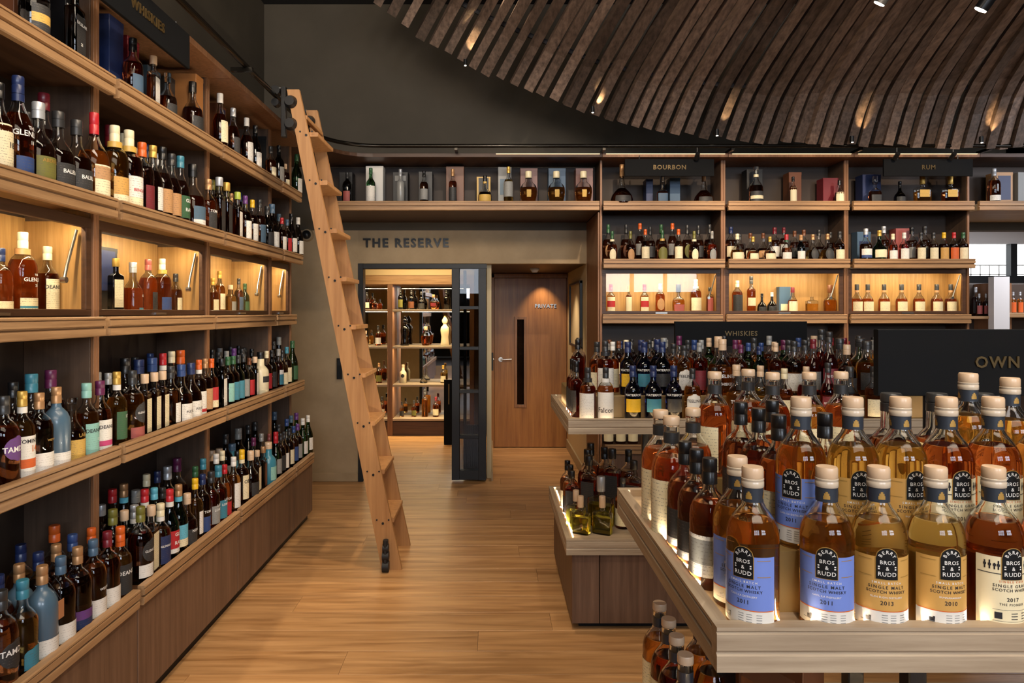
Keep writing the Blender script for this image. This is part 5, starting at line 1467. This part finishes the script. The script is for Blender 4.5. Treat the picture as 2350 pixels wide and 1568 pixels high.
# reserve
def rsv(where, y, items):
    row_back(where, 9.1, y, items, 'bottles in the reserve cabinet', 20)
rsv('the reserve top shelf', zs[3], [bt(842, 'broad', .23, 'dark', 'black', 'cream'), bt(860, 'decanter', .18, 'mahogany', 'glass', None), bt(919, 'tall', .28, 'black', 'charcoal', 'olive'), bt(944, 'round', .26, 'black', 'charcoal', 'brown'), bt(967, 'stout', .24, 'black', 'charcoal', 'charcoal'), bt(995, 'urn', .2, 'mahogany', 'copper', 'darkred'), bt(1024, 'tall', .26, 'black', 'black', None)])
rsv('the reserve second shelf', zs[2], [bt(840, 'broad', .2, 'amber', 'cork', None), bt(868, 'broad', .27, 'mahogany', 'charcoal', 'white'), bt(929, 'figure', .40, 'black', 'black', None), bt(977, 'urn', .26, 'mahogany', 'cork', None), bt(1021, 'figure', .40, 'tan' if False else 'cream', 'gold', None)])
rsv('the reserve third shelf', zs[1], [bt(870, 'broad', .27, 'mahogany', 'copper', 'olive'), bt(925, 'jug', .25, 'cream', 'cork', 'charcoal', shape='oval', lz=(.3, .5), half=30), bt(972, 'bulb', .24, 'clear', 'glass', None), bt(1017, 'broad', .24, 'pale', 'gold', 'cream')])
rsv('the reserve bottom shelf', zs[0], [bt(877, 'broad', .27, 'mahogany', 'black', 'cream'), bt(922, 'broad', .2, 'amber', 'charcoal', 'charcoal'), bt(950, 'broad', .22, 'mahogany', 'charcoal', 'olive'), bt(975, 'slim', .37, 'amber', 'charcoal', None), bt(1000, 'broad', .27, 'mahogany', 'darkred', 'cream')])
# ================================================================== front display table
def wrap(mb, pts2, zfun, off, mi, kind='house'):
    """flat outline [(x, z)] (bottle units) wrapped on the bottle as one face strip per quad"""
    kd = KIND[kind]; b_ = len(mb.v)
    for (x, z) in pts2:
        r = rad_at(kd, z) + off; a = x / r
        mb.v.append((r * math.sin(a), -r * math.cos(a), z))
    mb.f.append(tuple(range(b_, b_ + len(pts2)))); mb.m.append(mi)
def strip(mb, x0, x1, z0, z1, off, mi, n=10):
    for k in range(n):
        a, c = x0 + (x1 - x0) * k / n, x0 + (x1 - x0) * (k + 1) / n
        wrap(mb, [(a, z0), (c, z0), (c, z1), (a, z1)], None, off, mi)
def arch(mb, w, z0, z1, off, mi):
    n = 14
    for k in range(n):
        xa, xb_ = -w + 2 * w * k / n, -w + 2 * w * (k + 1) / n
        def top(x): return z1 - w + math.sqrt(max(0, w * w - x * x))
        zm_ = (z0 + z1) / 2
        wrap(mb, [(xa, z0), (xb_, z0), (xb_, zm_), (xa, zm_)], None, off, mi)
        wrap(mb, [(xa, zm_), (xb_, zm_), (xb_, top(xb_)), (xa, top(xa))], None, off, mi)
def arc_word(mb, word, cz, rad, size, mi, off):
    n = len(word)
    for i, ch in enumerate(word):
        th = R(-64 + 128 * i / (n - 1))
        vv, ff = text_mesh(ch, 1.0, 0, .008)
        b_ = len(mb.v)
        for (x, y, z) in vv:
            x2, y2 = x * size, y * size
            X = rad * math.sin(th) + x2 * math.cos(th) + y2 * math.sin(th)
            Z = cz + rad * math.cos(th) - x2 * math.sin(th) + y2 * math.cos(th)
            r = .16 + off; a = X / r
            mb.v.append((r * math.sin(a), -r * math.cos(a), Z))
        for f_ in ff: mb.f.append(tuple(b_ + q for q in f_)); mb.m.append(mi)
EMB = [M['black_matt'], M['ink_gold'], M['ink_white'], M['ink_dark'], M['ink_orange']]
def emblem_mesh():
    mb = MB()
    arch(mb, .066, .336, .535, .0045, 1)
    arch(mb, .062, .340, .531, .0060, 0)
    arc_word(mb, 'BERRY', .466, .0415, .030, 2, .0075)
    for w_, z_, s_ in (('BROS', .443, .033), ('&', .407, .032), ('RUDD', .371, .036)):
        curved_text(mb, 'house', w_, z_, s_, 2, .0075, .008, 1.1)
    for sx in (-.047, .047):
        for zz_ in (.400, .414): strip(mb, sx - .005, sx + .005, zz_, zz_ + .008, .0075, 2, 2)
    return mb.mesh('emblem', EMB)
def print_mesh(style, year):
    mb = MB()
    if style == 'malt':
        for z_ in (.452, .352):
            strip(mb, -.17, -.085, z_, z_ + .004, .004, 1); strip(mb, .085, .17, z_, z_ + .004, .004, 1)
        curved_text(mb, 'house', 'SMALL BATCH', .316, .019, 2, .004, .01, 1.5)
        curved_text(mb, 'house', 'SINGLE MALT', .289, .027, 3, .004, .012, 1.35)
        curved_text(mb, 'house', 'SCOTCH WHISKY', .260, .026, 3, .004, .012, 1.15)
        curved_text(mb, 'house', {'2011': 'CAOL ILA DISTILLERY', '2013': 'GLEN ELGIN DISTILLERY', '2010': 'BUNNAHABHAIN'}[year], .228, .016, 2, .004, .01, 1.1)
        curved_text(mb, 'house', year, .192, .036, 3, .004, .01, 1.1)
        strip(mb, -.19, .19, .140, .146, .004, 4, 18)
        for (x, z_, w_, h_) in ((-.105, .075, .03, .045), (-.12, .07, .06, .006), (-.095, .09, .012, .03)):
            strip(mb, x - w_ / 2, x + w_ / 2, z_, z_ + h_ * .5, .004, 3, 3)
        for i in range(5):
            for x in (-.03, .02, .08): strip(mb, x, x + .034, .058 + i * .015, .0605 + i * .015, .004, 3, 2)
    else:
        for x, hh in ((-.15, .05), (-.125, .055), (-.10, .04), (-.08, .055), (.09, .055), (.115, .05), (.14, .055)):
            strip(mb, x - .004, x + .004, .395, .395 + hh, .004, 3, 2); strip(mb, x - .008, x + .008, .415, .43, .004, 3, 2)
        strip(mb, -.19, .19, .368, .373, .004, 3, 18)
        curved_text(mb, 'house', 'SINGLE CASK', .325, .018, 4, .004, .01, 1.5)
        curved_text(mb, 'house', 'SINGLE GRAIN', .298, .026, 3, .004, .012, 1.35)
        curved_text(mb, 'house', 'SCOTCH WHISKY', .272, .025, 3, .004, .012, 1.15)
        curved_text(mb, 'house', year, .215, .034, 3, .004, .01, 1.1)
        curved_text(mb, 'house', 'THE PIONEER', .185, .02, 3, .004, .01, 1.3)
        for z_ in (.08, .15): strip(mb, -.11, .13, z_, z_ + .002, .004, 3, 12)
        strip(mb, -.10, -.06, .095, .135, .004, 3, 3)
        for i in range(3): strip(mb, -.01, .03, .095 + i * .017, .1 + i * .017, .004, 3, 2); strip(mb, .06, .11, .095 + i * .017, .1 + i * .017, .004, 3, 2)
    return mb.mesh('printing', EMB)
def crest_mesh():
    mb = MB(); kd = KIND['house']
    for a0 in (0, R(100), R(-100)):
        r = .0672
        for (x0, x1, z0, z1) in ((-.020, .020, .805, .828), (-.015, .015, .828, .843), (-.007, .007, .843, .853)):
            for k in range(4):
                xa, xb_ = x0 + (x1 - x0) * k / 4, x0 + (x1 - x0) * (k + 1) / 4
                b_ = len(mb.v)
                for (x, z) in ((xa, z0), (xb_, z0), (xb_, z1), (xa, z1)):
                    a = a0 + x / r; mb.v.append((r * math.sin(a), -r * math.cos(a), z))
                mb.f.append((b_, b_ + 1, b_ + 2, b_ + 3)); mb.m.append(0)
    return mb.mesh('crest', [M['ink_gold']])
def collar_mesh(): return lathe_part('glass_collar', [(.066, .874), (.069, .878), (.069, .908), (.0665, .912), (.0665, .916), (.069, .920), (.069, .928), (.066, .931)], 40, M['collar'])
def foot_text():
    mb = MB(); curved_text(mb, 'house', "BERRY BROS & RUDD", .018, .03, 0, .002, .01, 1.2)
    return mb.mesh('embossing', [M['clear']])
def house(x, Y, z, liq, col, style, year, label, turn, h=.285):
    lab = dict(malt=dict(band=('white', 0, .235), ink=0.0), grain=dict(ink=0.0))[style]
    b_ = bottle((px(x, Y), Y, z), R(turn), 'house', h, liq, 'cork', col, label, 'own selection bottles on the front table', dict(neck='ink_navy', **lab), 44)
    if b_ is None: return None
    link('emblem', cached('emblem', emblem_mesh), b_)
    link('printing', cached(('print', style, year), lambda: print_mesh(style, year)), b_)
    link('crest', cached('crest', crest_mesh), b_)
    link('glass_collar', cached('collar', collar_mesh), b_)
    return b_
Y1 = 1.227; Y2 = 1.317
RZ = TZ + .115
house(1727, Y1, TZ, 'amber', 'periwinkle', 'malt', '2011', 'amber bottle with periwinkle blue label dated 2011 at the front corner of the table', -41)
house(1897, Y1, TZ, 'amber', 'periwinkle', 'malt', '2011', 'amber bottle with periwinkle label 2011, second in front row of the table', -26)
house(2016, Y1, TZ, 'golden', 'ochre', 'malt', '2013', 'golden bottle with ochre label, third from the table corner in the front row', -13)
house(2147, Y1, TZ, 'pale', 'ochre', 'malt', '2010', 'pale bottle with ochre label, fourth from the table corner in the front row', -3)
house(2280, Y1, TZ, 'mahogany', 'cream', 'grain', '2017', 'dark bottle with cream label dated 2017 in the front row', 0)
house(2412, Y1, TZ, 'mahogany', 'cream', 'grain', '2017', 'dark bottle with cream label at the cut edge of the front row', 0)
house(1838, Y2, RZ, 'amber', 'periwinkle', 'malt', '2011', 'amber bottle with periwinkle label raised on a box in the second row', -46)
house(1957, Y2, RZ, 'golden', 'ochre', 'malt', '2013', 'gold bottle with ochre label raised beside the periwinkle one, second row', -10)
house(2066, Y2, RZ, 'golden', 'ochre', 'malt', '2010', 'gold bottle with ochre label, third in the raised second row', 3)
house(2172, Y2, RZ, 'mahogany', 'cream', 'grain', '2017', 'reddish bottle with cream label 2017, fourth in the raised second row', 0)
house(2279, Y2, RZ, 'mahogany', 'cream', 'grain', '2017', 'reddish bottle with cream label, fifth in the raised second row', 2)
house(2388, Y2, RZ, 'amber', 'cream', 'grain', '2017', 'amber bottle with cream label at the cut edge of the raised row', 2)
house(1692, 1.316, TZ, 'amber', 'periwinkle', 'malt', '2011', 'amber bottle with periwinkle label directly behind the front corner bottle', -20)
house(2222, 1.50, RZ + .03, 'golden', 'cream', 'grain', '2017', 'pale bottle with cork standing tallest below the own selection sign', 0)
house(2318, 1.50, RZ + .02, 'golden', 'cream', 'grain', '2017', 'pale bottle beside the tallest corked one below the own selection sign', 0)
# card risers under the raised row
for i, (xa, xb_, ya, yb) in enumerate(((.505, .70, 1.272, 1.362), (.705, 1.02, 1.272, 1.362), (1.03, 1.30, 1.40, 1.56))):
    t = empty('riser_box', ((xa + xb_) / 2, (ya + yb) / 2, TZ)); tag(t, ['olive gold riser box under the raised periwinkle label bottle', 'olive gold riser box under the ochre label bottles', 'olive gold riser box below the own selection sign'][i], 'riser')
    w2, d2 = (xb_ - xa) / 2, (yb - ya) / 2
    b = MB(); b.cbox(-w2, w2, -d2, d2, 0, .115 if i < 2 else .135, .006, 2); o = b.build('card', M['riser'], t); fixnormals(o.data)
# table side column: black capped bottles, corked bottles
def tb(X, Y, z, kind, h, liq, cap, lab, label, turn=0, **k):
    bottle((X, Y, z), R(turn), kind, h, liq, cap, lab, label, 'bottles on the front display table', k, 36)
for i, Y in enumerate((1.405, 1.495, 1.585)):
    tb(.452, Y, TZ, 'round', .262, ('mahogany', 'dark', 'dark')[i], 'black', 'white', f'{ordn(i + 1)} black capped bottle along the open edge of the front table', -48, lz=(.10, .42), half=75, band=('grey', .3, .9) if i == 0 else ('charcoal', .2, 1))
for i, Y in enumerate((1.69, 1.80)):
    tb(.448, Y, TZ, 'house', .305, 'mahogany', 'cork', 'cream', f"{('nearer', 'farther')[i]} corked red bottle at the open edge of the front table", -62, neck='charcoal', half=42, lz=(.06, .5))
tb(.545, 1.835, TZ, 'house', .305, 'mahogany', 'cork', 'cream', 'corked red bottle behind the two at the table edge', -60, neck='charcoal', half=42)
for i, (x, Y, zz) in enumerate(((1700, 1.60, TZ + .09), (1741, 1.50, TZ + .09), (1787, 1.405, TZ + .09), (1772, 1.635, TZ + .09), (1893, 1.43, TZ + .09))):
    tb(px(x, Y), Y, zz, 'round', .262, 'dark' if i < 2 else 'mahogany', 'black', ('charcoal', 'charcoal', 'cream', 'charcoal', 'cream')[i], f'{ordn(i + 1)} raised black capped bottle behind the periwinkle labels', -45, lz=(.08, .42), half=60)
b = empty('riser_box', (.63, 1.52, TZ)); tag(b, 'olive gold riser box under the raised black capped bottles', 'riser')
m_ = MB(); m_.cbox(-.085, .12, -.15, .16, 0, .09, .006, 2); o = m_.build('card', M['riser'], b); fixnormals(o.data)
for i, (x, Y) in enumerate(((1640, 1.90), (1717, 1.98), (1773, 1.875), (1857, 1.88), (1930, 1.90))):
    tb(px(x, Y), Y, RZ - .002, 'house', .285, 'mahogany' if i != 3 else 'amber', 'cork', 'cream', f'{ordn(i + 1)} corked bottle in the rear row of the front table', -50 if i < 2 else -20, neck='charcoal', half=44)
t = empty('riser_box', (.85, 1.90, TZ)); tag(t, 'long olive gold riser box under the rear corked row', 'riser')
m_ = MB(); m_.cbox(-.3, .22, -.065, .13, 0, .112, .006, 2); o = m_.build('card', M['riser'], t); fixnormals(o.data)
for i, (x, Y) in enumerate(((2045, 1.80), (2150, 1.80), (2400, 1.72), (2255, 1.80))):
    tb(px(x, Y), Y, TZ + .05, 'jug', .30, ('dark', 'mahogany', 'mahogany', 'amber')[i], 'charcoal', 'cream', f'{ordn(i + 1)} broad bottle with a paper tag under the own selection sign', 0, half=60, lz=(.05, .36))
    t_ = empty('swing_tag', (px(x, Y) + .03, Y - .062, TZ + .05 + .155)); tag(t_, f'{ordn(i + 1)} cream paper tag hanging on a broad bottle under the sign', 'tag')
    m_ = MB(); m_.box(-.016, .016, -.001, .001, -.028, .028); o = m_.build('paper', M['tag'], t_); o.rotation_euler = (R(-12), R(18), 0)
    m_ = MB(); m_.tube([(-.004, 0, .027), (-.02, .02, .06), (-.03, .05, .075)], .0012, 5); m_.build('string', M['tag'], t_)
t = empty('riser_box', (1.12, 1.80, TZ)); tag(t, 'low olive riser box under the broad tagged bottles', 'riser')
m_ = MB(); m_.cbox(-.12, .36, -.145, .07, 0, .05, .005, 2); o = m_.build('card', M['riser'], t); fixnormals(o.data)

# lower plinth of the front table
for i, (X, Y, h, liq) in enumerate(((.50, 2.02, .31, 'amber'), (.50, 1.915, .31, 'mahogany'), (.495, 1.815, .31, 'dark'), (.49, 1.715, .31, 'dark'), (.60, 1.95, .3, 'amber'), (.60, 1.84, .3, 'amber'))):
    bottle((X, Y, LZ), R(-60), 'house', h, liq, 'cork', 'cream', f'{ordn(i + 1)} corked bottle on the plinth below the front table', 'bottles on the front table plinth', dict(neck='ink_navy'), 28)
for i in range(4):
    X = .66 + .12 * (i % 2); Y = 1.62 + .1 * i
    carton(f'{ordn(i + 1)} dark carton with an arched emblem on the front table plinth', (X, Y, LZ), R(-60), .085, .085, .30, 'brown', 'cartons on the front table plinth', None, ('black', .55, .85))

# ================================================================== middle display table
def mt(x, Y, z, kind, h, liq, cap, lab, **k): return (x, kind, h, liq, cap, lab, k)
RB = TZ + .12
row_back('front row, middle table tray', 3.545, TZ, [
    bt(1349, 'round', .275, 'mahogany', 'charcoal', 'white', lz=(.03, .52), neck='charcoal', turn=-30), bt(1390, 'round', .275, 'mahogany', 'charcoal', 'white', lz=(.03, .54), neck='white', turn=-8, ink=.2, text=[('Falcon', .2, .13, 'dark')]),
    bt(1452, 'broad', .285, 'indigo', 'navy', 'yellow', lz=(.16, .40), half=60, ink=.2, text=[('WATERFORD', .47, .06, 'white')]), bt(1499, 'broad', .285, 'indigo', 'navy', 'teal', lz=(.16, .40), half=60, ink=.2, text=[('WATERFORD', .47, .06, 'white')]), bt(1546, 'broad', .285, 'indigo', 'navy', 'charcoal', lz=(.16, .40), half=60, ink=.2, text=[('WATERFORD', .47, .06, 'white')]),
    bt(1589, 'round', .27, 'amber', 'charcoal', 'white', shape='arch', lz=(.1, .52), half=55, ink=.1, text=[('TEELING', .38, .08, 'dark'), ('WHISKEY', .22, .06, 'dark')]), bt(1640, 'round', .275, 'mahogany', 'black', 'cream'),
    bt(1690, 'stout', .29, 'amber', 'cork', None, text=[('TEELING', .34, .085, 'white'), ('WHISKEY', .2, .07, 'white')]), bt(1745, 'broad', .285, 'golden', 'cork', 'cream'), bt(1800, 'broad', .27, 'mahogany', 'cream', 'cream'), bt(1850, 'round', .28, 'ruby', 'cork', 'white'), bt(1900, 'slope', .3, 'ruby', 'charcoal', 'darkred', text=[('PENDERYN', .3, .05, 'white')]), bt(1950, 'stout', .28, 'dark', 'charcoal', 'charcoal'), bt(2005, 'broad', .28, 'dark', 'charcoal', 'cream')],
    'bottles on the middle table tray', 24)
row_back('raised second row, middle table tray', 3.66, RB, [
    bt(1389, 'round', .29, 'mahogany', 'charcoal', 'white', lz=(.03, .50), neck='charcoal'), bt(1441, 'broad', .285, 'indigo', 'navy', 'yellow', lz=(.16, .40), half=60, text=[('WATERFORD', .47, .06, 'white')]), bt(1478, 'broad', .285, 'indigo', 'navy', 'teal', lz=(.16, .40), half=60, text=[('WATERFORD', .47, .06, 'white')]), bt(1520, 'broad', .285, 'indigo', 'navy', 'charcoal', lz=(.16, .40), half=60, text=[('WATERFORD', .47, .06, 'white')]),
    bt(1570, 'round', .265, 'amber', 'charcoal', 'white', shape='arch', lz=(.1, .52), half=55, text=[('TEELING', .38, .08, 'dark')]), bt(1605, 'tall', .28, 'ruby', 'grey', 'darkred'), bt(1658, 'stout', .30, 'amber', 'cork', None, text=[('TEELING', .34, .085, 'white'), ('WHISKEY', .2, .07, 'white')]), bt(1700, 'tall', .27, 'mahogany', 'plum', 'charcoal'), bt(1742, 'tall', .26, 'green', 'navy', 'charcoal'),
    bt(1780, 'tall', .28, 'mahogany', 'cork', 'charcoal'), bt(1822, 'broad', .29, 'dark', 'charcoal', 'white'), bt(1866, 'slope', .30, 'ruby', 'darkred', 'grey'), bt(1905, 'slope', .34, 'ruby', 'charcoal', 'darkred', text=[('PENDERYN', .3, .05, 'white')]), bt(1945, 'stout', .27, 'dark', 'cork', 'charcoal'), bt(1985, 'jug', .29, 'amber', 'charcoal', 'charcoal')],
    'bottles on the middle table tray', 20)
row_back('raised third row, middle table tray', 3.775, RB, [
    bt(1370, 'round', .28, 'mahogany', 'charcoal', 'cream'), bt(1413, 'tall', .28, 'mahogany', 'white', 'cream'), bt(1447, 'tall', .29, 'golden', 'cream', 'yellow'), bt(1484, 'broad', .29, 'indigo', 'navy', 'teal'), bt(1530, 'broad', .295, 'indigo', 'navy', 'charcoal'), bt(1560, 'round', .27, 'amber', 'charcoal', 'charcoal'), bt(1592, 'tall', .29, 'mahogany', 'charcoal', 'charcoal'), bt(1622, 'tall', .29, 'mahogany', 'grey', 'charcoal'),
    bt(1650, 'stout', .31, 'amber', 'cork', None), bt(1682, 'tall', .29, 'mahogany', 'plum', 'charcoal'), bt(1712, 'tall', .275, 'green', 'blue', 'navy'), bt(1738, 'tall', .275, 'green', 'blue', 'navy'), bt(1770, 'tall', .28, 'mahogany', 'cork', 'charcoal'), bt(1802, 'broad', .29, 'dark', 'charcoal', 'cream'), bt(1838, 'broad', .29, 'dark', 'charcoal', 'cream'), bt(1880, 'slope', .35, 'ruby', 'charcoal', 'darkred'), bt(1920, 'stout', .3, 'dark', 'charcoal', 'charcoal'), bt(1960, 'jug', .3, 'amber', 'charcoal', 'charcoal'), bt(1990, 'tall', .32, 'golden', 'navy', 'cream')],
    'bottles on the middle table tray', 18)
row_back('raised rear row, middle table tray', 3.90, RB, [
    bt(1500 + 33 * i, ('tall', 'broad', 'slope', 'round')[i % 4], .285 + .012 * (i % 3), ('dark', 'mahogany', 'amber', 'dark', 'green')[i % 5], ('charcoal', 'grey', 'plum', 'blue', 'cork', 'black', 'darkred')[i % 7], ('charcoal', 'cream', 'brown')[i % 3]) for i in range(16)],
    'bottles on the middle table tray', 14)
t = empty('riser_box', (1.4, 3.78, TZ)); tag(t, 'long dark riser running along the middle table tray', 'riser')
m_ = MB(); m_.cbox(-.85, 1.0, -.175, .19, 0, .12, .004, 0); o = m_.build('board', M['riser'], t); fixnormals(o.data)
# edge column of the tray
for i, Y in enumerate((3.66, 3.755, 3.85)):
    bottle((.455, Y, TZ), R(-50), 'slim', .30, 'ruby', 'black', 'charcoal', f'{ordn(i + 1)} slim dark bottle along the open edge of the middle table', 'slim bottles at the middle table edge', dict(half=40), 22)
for i, Y in enumerate((3.95, 4.05, 4.15, 4.25)):
    bottle((.50 + .015 * i, Y, RB), R(-50), 'round', .285, 'mahogany', 'black', 'charcoal', f'{ordn(i + 1)} black capped bottle in the raised column of the middle table', 'raised column on the middle table', dict(half=40), 20)
t = empty('riser_box', (.53, 4.10, TZ)); tag(t, 'short dark riser at the open edge of the middle table', 'riser')
m_ = MB(); m_.cbox(-.09, .10, -.2, .2, 0, .12, .004, 1); o = m_.build('board', M['riser'], t); fixnormals(o.data)

# plinth of the middle table
def pl(X, Y, kind, h, liq, cap, lab, i, what, z=LZ, **k):
    bottle((X, Y, z), R(k.pop('turn', -30)), kind, h, liq, cap, lab, f'{ordn(i)} {what} on the plinth of the middle table', 'bottles on the middle table plinth', k, 26)
for i, (X, Y) in enumerate(((.47, 3.60), (.585, 3.595), (.46, 3.715))):
    pl(X, Y, 'brick', .20, 'yellowgreen', 'cork', None, i + 1, 'yellow-green flat gin bottle', half=20)
pl(.60, 3.735, 'brick', .27, 'yellowgreen', 'silver', None, 4, 'tall yellow-green gin bottle')
pl(.715, 3.70, 'round', .27, 'mahogany', 'charcoal', 'cream', 1, 'cream label whisky bottle')
for i, (X, Y, h) in enumerate(((.45, 3.83, .28), (.455, 3.93, .29), (.45, 4.05, .29), (.55, 3.85, .36), (.56, 3.98, .37), (.60, 4.12, .38), (.70, 3.95, .38), (.68, 4.10, .36), (.81, 4.02, .36), (.80, 3.82, .34))):
    pl(X, Y, 'round' if i % 3 else 'square', h, ('ruby', 'mahogany', 'dark')[i % 3], 'black', ('charcoal', 'charcoal', 'cream')[i % 3], i + 1, 'dark black capped bottle')
# leather tag on the blue bottle of the low shelf
Yt = F * 1.472 / (CXP - 116)
t = empty('swing_tag', (-1.472 + .0425, Yt - .012, zl + .14)); tag(t, 'tan leather tag hanging on the blue-grey bottle of the low shelf', 'tag')
m_ = MB(); m_.box(-.001, .0015, -.014, .014, -.03, .03); m_.build('leather', M['leather'], t)
m_ = MB(); m_.tube([(0, 0, .03), (-.012, -.02, .075), (-.03, -.018, .095)], .001, 5); m_.build('cord', M['string'], t)
m_ = MB(); m_.tube([(0, 0, .03), (-.014, .018, .075), (-.03, .018, .095)], .001, 5); m_.build('cord', M['string'], t)

flush_far()
